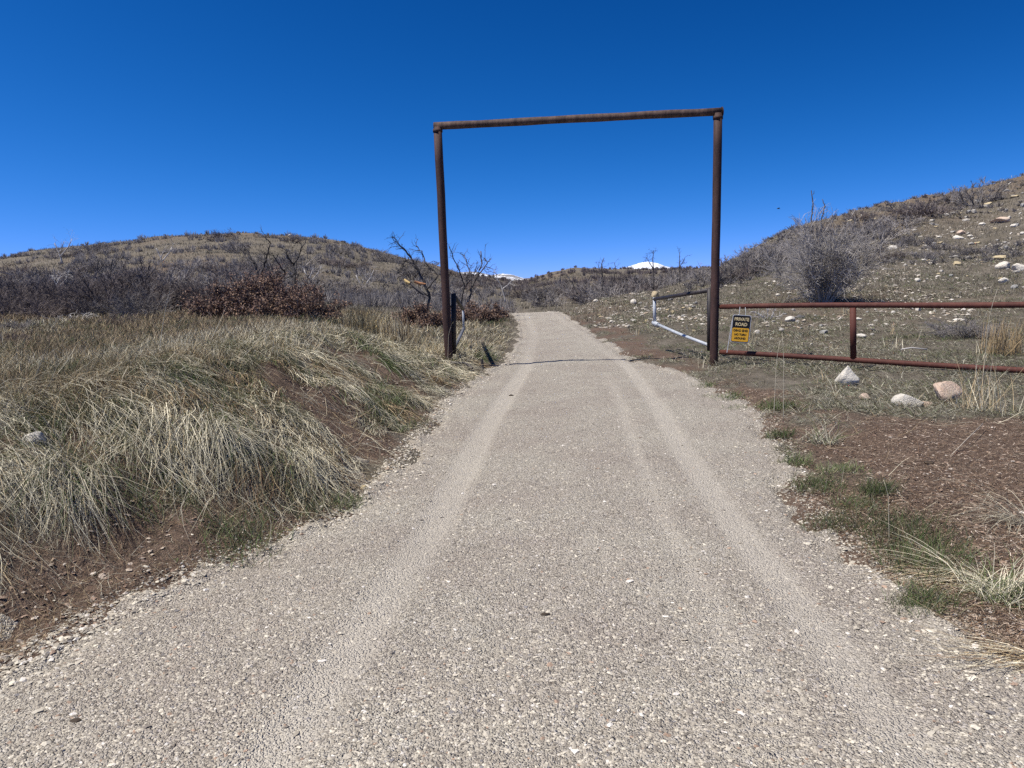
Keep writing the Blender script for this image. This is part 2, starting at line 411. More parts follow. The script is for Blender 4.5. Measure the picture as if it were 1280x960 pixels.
mountain([(752, 344), (772, 338), (786, 333), (800, 328.5), (810, 327), (822, 329), (832, 333), (850, 337), (880, 342)], 3200, 700, M_snow)
mountain([(540, 350), (575, 340), (592, 339.5), (602, 341), (614, 344), (628, 342), (641, 343.5), (652, 347), (670, 352)], 3600, 800, M_snow2)

# ------------------------------------------------------------------ gravel stones on the road
def stones(n_try, sampler, smin, smax, pal, pw, name, flat=.6, sub=False):
    x, y = sampler(n_try)
    n = len(x); s = smin + (smax - smin) * rng.random(n) ** 2.5
    oct_ = np.array([[1, 0, 0], [0, 1, 0], [-1, 0, 0], [0, -1, 0], [.1, .1, .9], [0, 0, -.8], [.7, .7, .35], [-.7, .65, .3], [-.65, -.7, .4], [.7, -.7, .3]], float)
    Ft = np.array([[4, 0, 6], [4, 6, 1], [4, 1, 7], [4, 7, 2], [4, 2, 8], [4, 8, 3], [4, 3, 9], [4, 9, 0], [5, 6, 0], [5, 1, 6], [5, 7, 1], [5, 2, 7], [5, 8, 2], [5, 3, 8], [5, 9, 3], [5, 0, 9]])
    k = len(oct_)
    P = oct_[None] * (1 + (rng.random((n, k, 3)) - .5) * .7)
    P = P * np.stack([.6 + .5 * rng.random(n), .45 + .4 * rng.random(n), flat * (.5 + .5 * rng.random(n))], 1)[:, None, :]
    t = rng.random(n) * 6.283; c, q = np.cos(t), np.sin(t)
    tl = (rng.random(n) - .5) * .8
    zz = P[..., 2] + P[..., 0] * tl[:, None]
    X = (P[..., 0] * c[:, None] - P[..., 1] * q[:, None]) * s[:, None] + x[:, None]
    Y = (P[..., 0] * q[:, None] + P[..., 1] * c[:, None]) * s[:, None] + y[:, None]
    Z = zz * s[:, None] + roadz(x, y)[:, None] + (s * flat * .15)[:, None]
    V = np.stack([X, Y, Z], -1).reshape(-1, 3)
    F = (np.arange(n)[:, None, None] * k + Ft[None]).reshape(-1, 3)
    pal = np.array(pal); ci = rng.choice(len(pal), n, p=np.array(pw) / sum(pw)); cc = pal[ci] * (.8 + .4 * rng.random((n, 1)))
    return mesh_np(name, V, F, np.repeat(cc, k, 0))
GP = [(.20, .175, .145), (.46, .41, .325), (.33, .29, .23), (.56, .505, .40), (.66, .61, .53), (.21, .195, .185), (.35, .25, .18)]
def s_road(n):
    v = rng.random(n); y = 1.7 * (14 / 1.7) ** (v ** 1.0); X = -60 + 1400 * rng.random(n); x = (X - 640) / FPX * y
    a = dl(x, y); b = dr(x, y); e = np.maximum(a, b)
    tr = np.maximum(np.exp(-((x - LT(y)) / .15) ** 2), np.exp(-((x - RT(y)) / .13) ** 2))
    k = (e < .12 + .1 * rng.random(n)) & (rng.random(n) > tr * .75) & (rng.random(n) < .45 + .75 * fbm(x * 1.2, y * 1.2, 61, 3))
    return x[k], y[k]
tag(link('gravel', stones(270000, s_road, .003, .0115, GP, [2.8, 5, 4.5, 4, .45, .6, .4], 'gravel'), M_pebble), kind='stuff')
def s_edge(n):
    y = 1.8 * (16 / 1.8) ** rng.random(n); side = rng.random(n) < .78; off = rng.normal(0, .22, n)
    x = np.where(side, xl(y) + np.abs(off) * .9 - .15, xr(y) - np.abs(off) * .8 + .12)
    any_ = rng.random(n) < .25; x = np.where(any_, (-60 + 1400 * rng.random(n) - 640) / FPX * y, x)
    k = np.maximum(dl(x, y), dr(x, y)) < .4
    k &= np.abs(x) < y * .8 + .3
    return x[k], y[k]
tag(link('gravel', stones(12000, s_edge, .007, .021, GP, [2, 4, 3, 5, 2.2, .7, 1.0], 'coarse_gravel'), M_pebble), kind='stuff')

# ------------------------------------------------------------------ grass
def palette(n, cols, w, jit=.4):
    cols = np.array(cols); c = cols[rng.choice(len(cols), n, p=np.array(w) / sum(w))]
    return c * (1 + (rng.random((n, 1)) - .5) * 2 * jit)
STRAW = (.60, .54, .385); STRAW2 = (.37, .285, .165); GREYG = (.42, .39, .295); GREEN = (.085, .12, .04); OLIVE = (.15, .14, .075); BROWN = (.17, .105, .06); SAGE = (.19, .185, .135); DARK = (.07, .055, .035)

def blades(x, y, L, heading, lean, droop, w0, col, k=5, z0=0., follow=False):
    """bent ribbons rooted on the ground; heading rad, lean 0 upright..1 flat"""
    n = len(x); t = np.linspace(0, 1, k)[None, :]
    el = (1 - lean) * math.pi / 2
    ang = el[:, None] - droop[:, None] * t * 1.4
    step = (L / (k - 1))[:, None]
    dx = np.cos(ang) * step; dz = np.sin(ang) * step
    hor = np.concatenate([np.zeros((n, 1)), np.cumsum(dx[:, :-1], 1)], 1); ver = np.concatenate([np.zeros((n, 1)), np.cumsum(dz[:, :-1], 1)], 1)
    hd = heading[:, None] + (rng.random((n, 1)) - .5) * .9 * t
    PX = x[:, None] + np.cos(hd) * hor; PY = y[:, None] + np.sin(hd) * hor
    if follow:
        gz = H(PX, PY); PZ = gz + np.maximum(ver, .012 + .02 * rng.random((n, 1))) + z0
    else:
        gz = H(x, y)[:, None]; PZ = gz + ver + z0
    P = np.stack([PX, PY, PZ], -1)
    sd = rng.random(n) * math.pi; side = np.stack([np.cos(sd), np.sin(sd), (rng.random(n) - .5) * .6], -1)
    W = w0[:, None] * np.array([1, .95, .8, .55, .12])[None, :k] if k == 5 else w0[:, None] * np.linspace(1, .15, k)[None, :]
    return ribbons(P, W, side, col)

def wid(y, base=.0028, px=.55):
    return np.maximum(base, px * y / 745.)

def clumps(cx, cy, nb, rad, Lm, hd, hspread, lean, droop, cols, w, follow=True, wpx=.5, base=.003, k=5):
    """cx.. arrays per clump; expands to blades"""
    n = len(cx) * nb; rep = lambda v: np.repeat(np.asarray(v, float) * np.ones(len(cx)), nb)
    x = rep(cx) + np.clip(rng.normal(0, 1, n), -1.7, 1.7) * rep(rad) * .5; y = rep(cy) + np.clip(rng.normal(0, 1, n), -1.7, 1.7) * rep(rad) * .5
    L = rep(Lm) * (.55 + .6 * rng.random(n))
    h = rep(hd) + rng.normal(0, 1, n) * rep(hspread)
    ln = np.clip(rep(lean) + rng.normal(0, .16, n), .02, .98); dp = np.clip(rep(droop) + rng.normal(0, .2, n), 0, 2)
    tint = np.repeat(.6 + .75 * rng.random(len(cx)), nb)[:, None]
    return blades(x, y, L, h, ln, dp, wid(y, base, wpx), palette(n, cols, w) * tint, k=k, follow=follow)

def fr(n, x0, x1, y0, y1):
    y = y0 * (y1 / y0) ** rng.random(n); X = x0 + (x1 - x0) * rng.random(n); return (X - 640) / FPX * y, y

# long straw tussocks combed down the left bank, soil showing between them
def thin(x, y, dmin):
    """keep points no closer than dmin (metres, grown with distance)"""
    keep = []; cell = {}
    for i in range(len(x)):
        d = dmin * max(1, y[i] / 6.); c = (int(x[i] / .5), int(y[i] / .5)); ok = True
        for ax in (-1, 0, 1):
            for ay in (-1, 0, 1):
                for j in cell.get((c[0] + ax, c[1] + ay), ()):
                    if (x[i] - x[j]) ** 2 + (y[i] - y[j]) ** 2 < d * d: ok = False; break
                if not ok: break
            if not ok: break
        if ok: keep.append(i); cell.setdefault(c, []).append(i)
    return np.array(keep)
x, y = fr(24000, -520, 700, 2.5, 15.5); a = dl(x, y)
k = (a > np.where(y < 4.8, .95, .38)) & (a < 2.5) & (dirtmask(x, y) + rng.normal(0, .18, len(x)) < .52); x, y = x[k], y[k]
k = thin(x, y, .17); x, y = x[k], y[k]
print('TUSSOCKS', len(x))
dens = rng.random(len(x))
dn = math.radians(-32) + (fbm(x * .55, y * .55, 73, 2) - .5) * 2.0 + rng.normal(0, .14, len(x))
kinds = rng.random(len(x)); parts = []
for lo_, hi_, cols, w_ in ((0, .5, [STRAW, GREYG, STRAW2], [6, 3, 1.5]), (.5, .78, [GREYG, SAGE, STRAW, OLIVE], [4, 2, 2, 2]), (.78, .9, [STRAW2, BROWN, DARK], [3, 2, 1]), (.9, 1.01, [GREEN, OLIVE, GREYG], [3, 2, 1])):
    q = (kinds >= lo_) & (kinds < hi_)
    parts.append(clumps(x[q], y[q], 95, .19, (.27 + .36 * dens[q]), dn[q], .21, .74, .8, cols, w_, wpx=.54, base=.0030))
    q = q & (y > 4.4); parts.append(clumps(x[q], y[q], 22, .10, .16, dn[q], 1.6, .3, .5, [GREEN, OLIVE], [2, 1], wpx=.42))
k = (kinds * 7 % 1) < .35; parts.append(clumps(x[k] + .1, y[k] + .1, 26, .26, .20, 0, 3, .35, .5, [BROWN, DARK, STRAW2, OLIVE], [3, 3, 2, 2], wpx=.5))
tag(link('bank_grass', mesh_np('bank_grass', *merge(parts)), M_grass), kind='stuff')
# scattered single stalks and flat brown litter lying over the bank
x, y = fr(4200, -150, 700, 2.8, 13); a = dl(x, y); k = (a > np.where(y < 4.6, .8, .3)) & (a < 2.8) & ((y > 4.2) | (rng.random(len(x)) < .4)); x, y = x[k], y[k]; n = len(x)
parts = [blades(x, y, .3 + .55 * rng.random(n), math.radians(-40) + rng.normal(0, 1.0, n), np.clip(rng.normal(.75, .2, n), .1, .97), rng.random(n) * .9, wid(y, .0024, .42), palette(n, [STRAW, GREYG, STRAW2], [3, 3, 2]), follow=True)]
x, y = fr(80000, -420, 720, 2.6, 15); a = dl(x, y); k = (a > .05) & (a < 2.8); x, y = x[k], y[k]; n = len(x)
parts.append(blades(x, y, .04 + .12 * rng.random(n) ** 2, rng.random(n) * 6.28, np.clip(rng.normal(.85, .1, n), .3, .99), rng.random(n) * .3, wid(y, .0022, .4), palette(n, [BROWN, DARK, STRAW2, GREYG], [4, 3, 3, 2]), k=3, follow=True))
# green shoots at the roots and short undergrowth
x, y = fr(4000, -520, 700, 4.3, 15); a = dl(x, y); k = (a > .05) & (a < 3) & (fbm(x * 1.4, y * 1.4, 79, 3) > .54); x, y = x[k], y[k]
parts.append(clumps(x, y, 26, .14, .13, 0, 3, .35, .4, [GREEN, OLIVE, SAGE], [3, 2, 1], wpx=.5))
tag(link('grass', mesh_np('grass', *merge(parts)), M_grass), kind='stuff')

# upright pale grass over the left plateau
x, y = fr(20000, -460, 660, 4.6, 27); a = dl(x, y); k = (a > np.where(y > 13, .35, 1.6)); x, y = x[k], y[k]
q = fbm(x * .5, y * .5, 81, 3); q2 = fbm(x * 1.6, y * 1.6, 83, 2)
tall = (q2 > .44) & (x < -1.0); q3 = fbm(x * .35, y * .35, 85, 2)
parts = []
for lo_, hi_, cols, w_ in ((0, .47, [STRAW2, OLIVE, (.30, .23, .15), BROWN], [4, 2, 3, .8]), (.47, 1.1, [STRAW, STRAW2, GREYG, OLIVE], [3, 3, 1.5, 1.5])):
    t_ = tall & (q3 >= lo_) & (q3 < hi_)
    parts.append(clumps(x[t_], y[t_], 13, .22, (.12 + .24 * q[t_] ** 1.5), 0, 3, .25, .45, cols, w_, wpx=.42, follow=False))
lo = ~tall
for lo_, hi_, cols, w_ in ((0, .5, [OLIVE, GREEN, BROWN, SAGE], [3, 2, .8, 2]), (.5, 1.1, [STRAW, GREYG, OLIVE, STRAW2], [2, 2.5, 2, 2])):
    t_ = lo & (q3 >= lo_) & (q3 < hi_)
    parts.append(clumps(x[t_], y[t_], 12, .22, .12 + .16 * q[t_], -.6, 1.2, .5, .6, cols, w_, wpx=.42, follow=False))
tag(link('meadow_grass', mesh_np('meadow_grass', *merge(parts)), M_grass), kind='stuff')

# matted grey-green grass on the right verge and flat
x, y = fr(27000, 690, 1680, 3.0, 34); b = dr(x, y); dm = dirtmask(x, y)
k = (b > .02) & (rng.random(len(x)) > dm * 1.15) & (fbm(x * 1.1, y * 1.1, 93, 3) + rng.normal(0, .06, len(x)) > .38); x, y = x[k], y[k]; q = fbm(x * .9, y * .9, 91, 3); h_ = fbm(x * .5, y * .5, 97, 2) > .5
parts = [clumps(x[h_], y[h_], 13, .2, .08 + .12 * q[h_], math.pi + .3, 1.4, .55, .6, [GREYG, SAGE, OLIVE, GREEN, BROWN], [3.4, 3, 2.8, 1.2, .8], wpx=.42), clumps(x[~h_], y[~h_], 13, .2, .06 + .10 * q[~h_], math.pi + .3, 1.4, .55, .6, [OLIVE, GREEN, SAGE, DARK, GREYG], [3, 2.6, 2.6, .7, 1], wpx=.42)]
x, y = fr(110, 720, 1480, 4.0, 22); b = dr(x, y); k = (b > .5) & (dirtmask(x, y) < .5); x, y = x[k], y[k]
parts.append(clumps(x, y, 9, .12, .27, 0, 3, .15, .25, [STRAW, STRAW2], [1, 1], wpx=.45, follow=False))
tag(link('verge_grass', mesh_np('verge_grass', *merge(parts)), M_grass), kind='stuff')

# low cover over the hillsides
x, y = fr(30000, -320, 1620, 22, 150); k = np.maximum(dl(x, y), dr(x, y)) > .2
X = 640 + FPX * x / y; e = np.interp(X, QX, QD); k &= (y < np.where(X > 700, e + 2, 400)) | ((X < 960) & (y > 45))
x, y = x[k], y[k]; q = fbm(x * .12, y * .12, 95, 3)[:, None]
n = len(x); nb = 7
cc = np.where(q > .52, .9, 1.0)
parts = [clumps(x, y, nb, .012 * y, .10 + .0022 * y, 0, 3, .3, .5, [OLIVE, (.15, .135, .095), (.32, .285, .215), (.17, .15, .125), (.17, .14, .11), DARK], [1.6, 3, 3, 4, 1.0, 1.4], wpx=.42, follow=False, k=3)]
# litter on the bare brown soil
x, y = fr(110000, 900, 1500, 2.6, 12); b = dr(x, y); k = (b > .0) & (rng.random(len(x)) < dirtmask(x, y)); x, y = x[k], y[k]; n = len(x)
parts.append(blades(x, y, .015 + .06 * rng.random(n) ** 3, rng.random(n) * 6.28, np.clip(rng.normal(.9, .1, n), .3, .99), rng.random(n) * .2, wid(y, .005, .5), palette(n, [BROWN, DARK, (.36, .27, .19), (.12, .08, .058), (.58, .48, .38)], [4, 3, 5, 2.5, 1.2]), k=3, follow=True))
x, y = fr(500, 900, 1500, 2.8, 9); b = dr(x, y); k = b > .1; x, y = x[k], y[k]; n = len(x)
parts.append(blades(x, y, .15 + .4 * rng.random(n), rng.random(n) * 6.28, np.clip(rng.normal(.85, .15, n), .1, .98), rng.random(n) * .5, wid(y, .0022, .4), palette(n, [STRAW, GREYG, STRAW2, BROWN], [2, 2, 2, 2]), follow=True))
tag(link('hillside_cover', mesh_np('hillside_cover', *merge(parts)), M_grass), kind='stuff')

# individual green tufts on and beside the road
def tuft(px, py, nb, L, rad, cols, w, label, group=None, lean=.3, name='grass_tuft', hd=0, hs=3, Y=None, droop=.5, wpx=.5):
    g = ground(px, py, Y); x0 = np.array([g[0]]); y0 = np.array([g[1]])
    V, F, c = clumps(x0, y0, nb, rad, L, hd, hs, lean, droop, cols, w, follow=True, wpx=wpx)
    V = V - np.array(g); o = link(name, mesh_np(name, V, F, c), M_grass, loc=g); tag(o, label, 'grass tuft', group); return o
GG = [GREEN, OLIVE, SAGE]; GW = [4, 2, 1]
for px, py, nb, L, rad, lb in [(a_, b_, int(c_ * 1.9), d_ * 1.15, e_ * 1.35, f_) for a_, b_, c_, d_, e_, f_ in [
    (905, 502, 220, .09, .20, 'dark green tuft in the gravel just below the right gatepost, nearer the verge'),
    (918, 516, 120, .08, .12, 'small green tuft alone in the gravel, lowest of the three below the right gatepost'),
    (880, 485, 110, .08, .13, 'small dark green tuft at the gravel edge, topmost of the three below the right gatepost'),
    (972, 512, 200, .14, .18, 'dark dry green clump at the verge corner above the bare brown soil'),
    (975, 548, 160, .10, .11, 'green tuft at the road edge left of the brown soil, upper one'),
    (993, 582, 170, .10, .11, 'green tuft on the right road edge halfway down the brown soil'),
    (1020, 612, 260, .11, .14, 'broad green tuft at the lower left corner of the brown soil patch'),
    (1050, 590, 200, .09, .14, 'low green tuft inside the left part of the brown soil patch'),
    (1097, 620, 240, .13, .09, 'upright green tuft standing alone in the brown soil'),
    (1070, 635, 200, .09, .14, 'low green tuft left of the upright tuft on brown soil'),
    (1125, 668, 420, .13, .22, 'grey green tussock between the brown soil and the gravel'),
    (1150, 758, 330, .10, .12, 'small green tuft at the gravel edge near the lower right corner'),
    (1040, 660, 200, .10, .14, 'green tuft at the gravel edge below the brown soil'),
    (1155, 705, 420, .14, .2, 'green tussock half under bent straw beside the lower right gravel edge')]]:
    tuft(px, py, nb, L, rad, GG, GW, lb)
tuft(1248, 752, 420, .30, .13, [STRAW, GREYG, GREEN, OLIVE], [2, 2, 3, 2], 'large straw tussock with green heart at the lower right edge', lean=.45, name='straw_tussock', droop=1.1)
tuft(1275, 655, 110, .42, .1, [STRAW, GREYG], [3, 2], 'pale straw tussock above the large one at the right edge', lean=.6, name='straw_tussock', hd=3.3, hs=.8, droop=.9)
tuft(1215, 730, 110, .50, .12, [STRAW, STRAW2, OLIVE], [3, 2, 1], 'long bent straw reaching left over the gravel at lower right', lean=.78, name='straw_tussock', hd=math.pi - .1, hs=.22, droop=.5)
tuft(1290, 830, 160, .55, .1, [STRAW, STRAW2, BROWN], [2, 3, 1], 'low straw lying over the gravel in the lower right corner', lean=.85, name='straw_tussock', hd=math.pi, hs=.22, droop=.3)
tuft(1030, 556, 160, .26, .14, [GREYG, SAGE, GREEN], [3, 2, 2], 'grey green tussock at the top of the bare brown soil', lean=.5, name='straw_tussock')
tuft(1225, 500, 80, .62, .26, [STRAW2, STRAW], [2, 1], 'tall tan grass clump in front of the right end of the rail fence', lean=.12, name='tall_grass_clump', droop=.25, Y=7.6)
tuft(1255, 462, 240, .62, .35, [(.36, .26, .14), STRAW2], [2, 1], 'golden tall grass clump behind the rail fence at the right edge', lean=.08, name='tall_grass_clump', droop=.15, Y=12.4)
tuft(105, 712, 380, .62, .16, [STRAW, GREYG, GREEN, STRAW2], [4, 3, 2, 1], 'arching straw tussock with green crown at the foot of the left bank', lean=.42, name='straw_tussock', hd=-1.2, hs=.9, Y=4.3, droop=1.2)
tuft(285, 660, 420, .58, .15, [STRAW, GREYG, GREEN], [5, 4, 1], 'pale fan of combed straw on the left bank above the bare foot', lean=.45, name='straw_tussock', hd=-.9, hs=.6, Y=5.3, droop=1.1)
tuft(300, 690, 300, .16, .3, GG, GW, 'short green grass along the gravel edge under the straw fan')
tuft(440, 632, 300, .10, .14, GG, GW, 'short green grass beside the small yellow stone')
tuft(455, 425, 340, .62, .45, [SAGE, STRAW2, (.42, .33, .17)], [3, 2, 2], 'tall sage and straw clump with yellow seed heads by the brown leafy bush', lean=.08, name='tall_grass_clump', droop=.15, Y=15.0)
tuft(500, 432, 300, .66, .4, [STRAW2, STRAW, (.30, .22, .13)], [3, 3, 2], 'tall tan grass clump just left of the left gatepost', lean=.12, name='tall_grass_clump', droop=.2, Y=14.2)
tuft(466, 402, 110, .62, .3, [(.60, .45, .18), (.50, .38, .18)], [1, 1], 'golden yellow seed heads topping the sage clump by the brown leafy bush', lean=.1, name='tall_grass_clump', droop=.5, Y=15.6)
for j, (px, Y, hh, lb) in enumerate([(972, 7.9, .85, 'leftmost thin dry stalk before the rail fence'), (984, 7.6, .95, 'tall thin dry stalk left of the white pyramid rock'),
                                     (1235, 8.2, 1.25, 'tallest thin dry stalk crossing the rail fence at right'), (1126, 4.1, .40, 'thin dry stalk above the gravel edge tussocks'), (560, 12.6, .75, 'curved pale stalk in front of the left gatepost')]):
    gx0 = (px - 640) / FPX * Y; g = (gx0, Y, float(H(gx0, Y))); lean_ = [.05, -.03, .07, -.10, .14][j]
    pts = [(g[0] + lean_ * hh * t * t * (1 + .3 * math.sin(7 * t)), g[1], g[2] + hh * t - .02) for t in np.linspace(0, 1, 9)]
    o = pyobj('dry_stalk', pipe(pts, .004, 5, radii=np.linspace(.0035, .0015, 9) * (.7 if Y < 6 else 1.1)), plain('stalk_straw', (.5, .45, .33), .8)); tag(o, lb, 'stalk')

# small stones littering the right slope
_rz = roadz
def roadz(x, y): return H(x, y)
def s_hill(n):
    x, y = fr(n, 720, 1420, 17, 62); X = 640 + FPX * x / y
    k = (y < np.interp(X, QX, QD) + 1) & (dr(x, y) > .3) & (fbm(x * .35, y * .35, 131, 3) > .47)
    return x[k], y[k]
tag(link('hillside_gravel', stones(15000, s_hill, .02, .10, [(.55, .50, .42), (.42, .36, .28), (.34, .30, .25), (.46, .36, .26)], [4, 3, 3, 1], 'hillside_gravel'), M_pebble), kind='stuff')
def s_soil(n):
    x, y = fr(n, -100, 1400, 2.5, 14); k = np.maximum(dl(x, y), dr(x, y)) > .05; k &= rng.random(len(x)) < dirtmask(x, y) * .9
    return x[k], y[k]
tag(link('soil_gravel', stones(26000, s_soil, .004, .022, [(.44, .36, .28), (.29, .205, .15), (.15, .10, .075), (.56, .49, .41)], [3, 5, 3, 1.4], 'soil_gravel'), M_pebble), kind='stuff')
roadz = _rz

# ------------------------------------------------------------------ gateway with its two open half gates
RP = (3.42, 12.5); LP = (-1.1, 13.1)
zR, zL = float(H(*RP)), float(H(*LP)); topR = 4.13; topL = 4.19
gw = empty('gateway', (RP[0], RP[1], zR)); tag(gw, 'tall rusted pipe frame with crossbeam standing over the gravel road', 'gateway')
inv = Matrix.Translation((-RP[0], -RP[1], -zR))
def gpart(name, VF, mat, parent=None, lab=None, smooth=True):
    o = pyobj(name, VF, mat, None, smooth); o.data.transform(inv); o.parent = parent or gw
    if lab: o['label'] = lab
    return o
def wob(p, q, n, amp, seed):
    r_ = random.Random(seed); p = Vector(p); q = Vector(q); out = []
    for i in range(n + 1):
        t = i / n; v = p.lerp(q, t)
        if 0 < i < n: v += Vector((r_.uniform(-amp, amp), r_.uniform(-amp, amp), r_.uniform(-amp, amp) * .6))
        out.append(v)
    return out
pr = gpart('post', pipe(wob((RP[0], RP[1], zR - .4), (RP[0] + .03, RP[1], topR - .02), 8, .003, 1), .069, 24), M_rust)
pl = gpart('post', pipe(wob((LP[0] + .0, LP[1], zL - .4), (LP[0] - .03, LP[1], topL - .05), 8, .004, 2), .071, 24), M_rust)
gpart('crossbeam', pipe(wob((LP[0] - .09, LP[1] + .01, topL - .03), (RP[0] + .09, RP[1], topR + .005), 12, .007, 3), .068, 24, radii=[.062 + .003 * math.sin(i * 2.1) for i in range(13)]), M_rustb)
vc_ = pipe([(RP[0] + .091, RP[1], topR + .005), (RP[0] + .104, RP[1], topR + .006)], .074, 24); gpart('end_cap', vc_, M_rust)
gpart('weld_collar', pipe([(RP[0] + .03, RP[1], topR - .115), (RP[0] + .03, RP[1], topR - .062)], .079, 24, jitter=.03), M_rust)
gpart('weld_collar', pipe([(LP[0] - .03, LP[1], topL - .135), (LP[0] - .03, LP[1], topL - .085)], .081, 24, jitter=.03), M_rust)

M_dull = rust_mat('dull_grey_paint', (.12, .12, .125), (.20, .20, .20), (.09, .07, .06), .6)
def gate(hx, hy, Hd, fx, Fd, hpx, fpx, sgn, lab, npx):
    """hinge post from two pixels at distance Hd, free end from two pixels at distance Fd"""
    g = empty('gate_leaf', (0, 0, 0)); g.parent = gw; g['label'] = lab
    ht, hb = Vector(at(hx, hpx[0], Hd)), Vector(at(hx, hpx[1], Hd)); ft, fb = Vector(at(fx, fpx[0], Fd)), Vector(at(fx + .5, fpx[1], Fd))
    up = Vector((0, 0, 1))
    gpart('hinge_post', pipe([hb - up * .06, hb.lerp(ht, .5), ht + up * .03], .045, 12), M_black, g)
    gpart('top_rail', pipe([ht, ht.lerp(ft, .5), ft], .035, 12), M_black, g)
    gpart('end_upright', pipe([fb - up * .03, ft + up * .035], .032 if sgn > 0 else .022, 12), M_silver, g)
    gpart('lower_rail', pipe([hb + up * .03, hb.lerp(fb, .5), fb], .028, 12), M_silver if sgn > 0 else M_dull, g)
    c_ = fb.lerp(hb, .08); gpart('latch_sleeve', pipe([fb.lerp(hb, -.03), c_], .044 if sgn > 0 else .034, 12), M_silver if sgn > 0 else M_dull, g)
    for t in (.2, .8):
        p = hb.lerp(ht, t); gpart('hinge', pipe([p, Vector((RP[0] if sgn > 0 else LP[0], RP[1] if sgn > 0 else LP[1], p.z))], .018, 8), M_black, g)
gate(887, 0, 12.63, 818, 14.9, (363, 434), (374, 404), 1, 'right half gate swung open behind the right post', 0)
gate(567, 0, 13.22, 579, 15.6, (369, 438), (386, 411), -1, 'left half gate swung open behind the left post', 0)

# ------------------------------------------------------------------ rail fence
fe = empty('pipe_fence', (RP[0], RP[1], zR)); tag(fe, 'low red rusted two rail pipe fence running right from the right gatepost', 'fence')
def fpart(name, VF, mat=M_red):
    o = pyobj(name, VF, mat); o.data.transform(inv); o.parent = fe; return o
D2 = 9.9
def fy(px): # fence distance along its line by image column at the photo's right half
    a_ = Vector(at(898, 400, 12.5)); b_ = Vector(at(1280, 400, D2)); lo, hi = 12.9, 6.0
    for _ in range(40):
        m = (lo + hi) / 2; p = at(px, 400, m); s = (b_.x - a_.x) * (m - a_.y) - (b_.y - a_.y) * (p[0] - a_.x)
        # line side test
        if s < 0: lo, hi = (lo, m) if False else (m, hi)
        else: hi = m
    return (lo + hi) / 2
A1, A2 = Vector(at(900, 383.5, 12.49)), Vector(at(1280, 380, D2)); B1, B2 = Vector(at(900, 440, 12.49)), Vector(at(1280, 461.5, D2))
ext = lambda p, q, t: p + (q - p) * t
tops = [ext(A1, A2, t) + Vector((0, 0, .012 * math.sin(t * 5))) for t in np.linspace(0, 1.9, 14)]
bots = [ext(B1, B2, t) + Vector((0, 0, .010 * math.sin(t * 4 + 1) - .008)) for t in np.linspace(0, 1.9, 14)]
fpart('rail', pipe(tops, .041, 14)); fpart('rail', pipe(bots, .041, 14))
def tcol(px):
    best = min(np.linspace(0, 1.9, 400), key=lambda t: abs(proj(ext(A1, A2, t))[0] - px)); return best
def proj(p):
    q = cam.matrix_world.inverted() @ Vector(p); return (640 + FPX * q.x / -q.z, 480 - FPX * q.y / -q.z)
for t in (tcol(1066), 1.9):
    a_, b_ = ext(A1, A2, t), ext(B1, B2, t); top_ = a_ - Vector((0, 0, .03)); bot = b_ + Vector((0, 0, .02))
    if t > 1.5: bot = Vector((b_.x, b_.y, float(H(b_.x, b_.y)) - .3))
    fpart('post', pipe([bot, top_], .046, 14))

# ------------------------------------------------------------------ sign
def text_mesh(txt, size, mat, name, sx=1.0, off=.004):
    cu = bpy.data.curves.new(name, 'FONT'); cu.body = txt; cu.size = size; cu.align_x = 'CENTER'; cu.align_y = 'CENTER'; cu.extrude = .0008; cu.offset = off
    o = bpy.data.objects.new(name, cu); C.objects.link(o); dg = bpy.context.evaluated_depsgraph_get(); dg.update()
    me = bpy.data.meshes.new_from_object(o.evaluated_get(dg)); C.objects.unlink(o); bpy.data.objects.remove(o)
    me.transform(Matrix.Diagonal((sx, 1, 1, 1))); me.materials.clear(); me.materials.append(mat); return me
def rrect(w, h, r, t, z0):
    pts = []
    for cx, cy, a0 in ((w / 2 - r, h / 2 - r, 0), (-w / 2 + r, h / 2 - r, 90), (-w / 2 + r, -h / 2 + r, 180), (w / 2 - r, -h / 2 + r, 270)):
        for k in range(6): q = math.radians(a0 + 18 * k); pts.append((cx + r * math.cos(q), cy + r * math.sin(q)))
    n = len(pts); V = [(x, y, z0) for x, y in pts] + [(x, y, z0 + t) for x, y in pts]
    return V, [tuple(range(n - 1, -1, -1)), tuple(range(n, 2 * n))] + [(i, (i + 1) % n, n + (i + 1) % n, n + i) for i in range(n)]
M_sblk = plain('sign_black', (.012, .012, .013), .5); M_samb = plain('sign_amber', (.80, .42, .035), .5, vary=.08); M_swht = plain('sign_aluminium', (.72, .73, .74), .4); M_slet = plain('sign_yellow_letters', (.85, .68, .36), .5)
M_wire = plain('galvanised_wire', (.55, .56, .56), .4)
SD = 12.05; scn = Vector(at(926, 411, SD)); sg = empty('road_sign', tuple(scn)); tag(sg, 'small black and amber PRIVATE ROAD sign hung on the rail fence beside the right gatepost', 'sign')
Rm = Matrix.Rotation(math.radians(-8), 4, 'Z') @ Matrix.Rotation(math.pi / 2, 4, 'X') @ Matrix.Rotation(math.radians(-5.0), 4, 'Z')
sg.matrix_world = Matrix.Translation(scn) @ Rm
w_, h_ = .292, .446
def sp(name, VF, mat, parent=sg): o = pyobj(name, VF, mat, parent, False); return o
pn = sp('sign_panel', rrect(w_, h_, .03, .003, 0), M_swht)
sp('border_line', rrect(w_ - .014, h_ - .014, .025, .0015, .0032), M_sblk, pn)
sp('lower_field', rrect(w_ - .030, h_ * .49, .018, .0015, .0048), M_samb, pn).location = (0, -h_ * .5 + .017 + h_ * .245, 0)
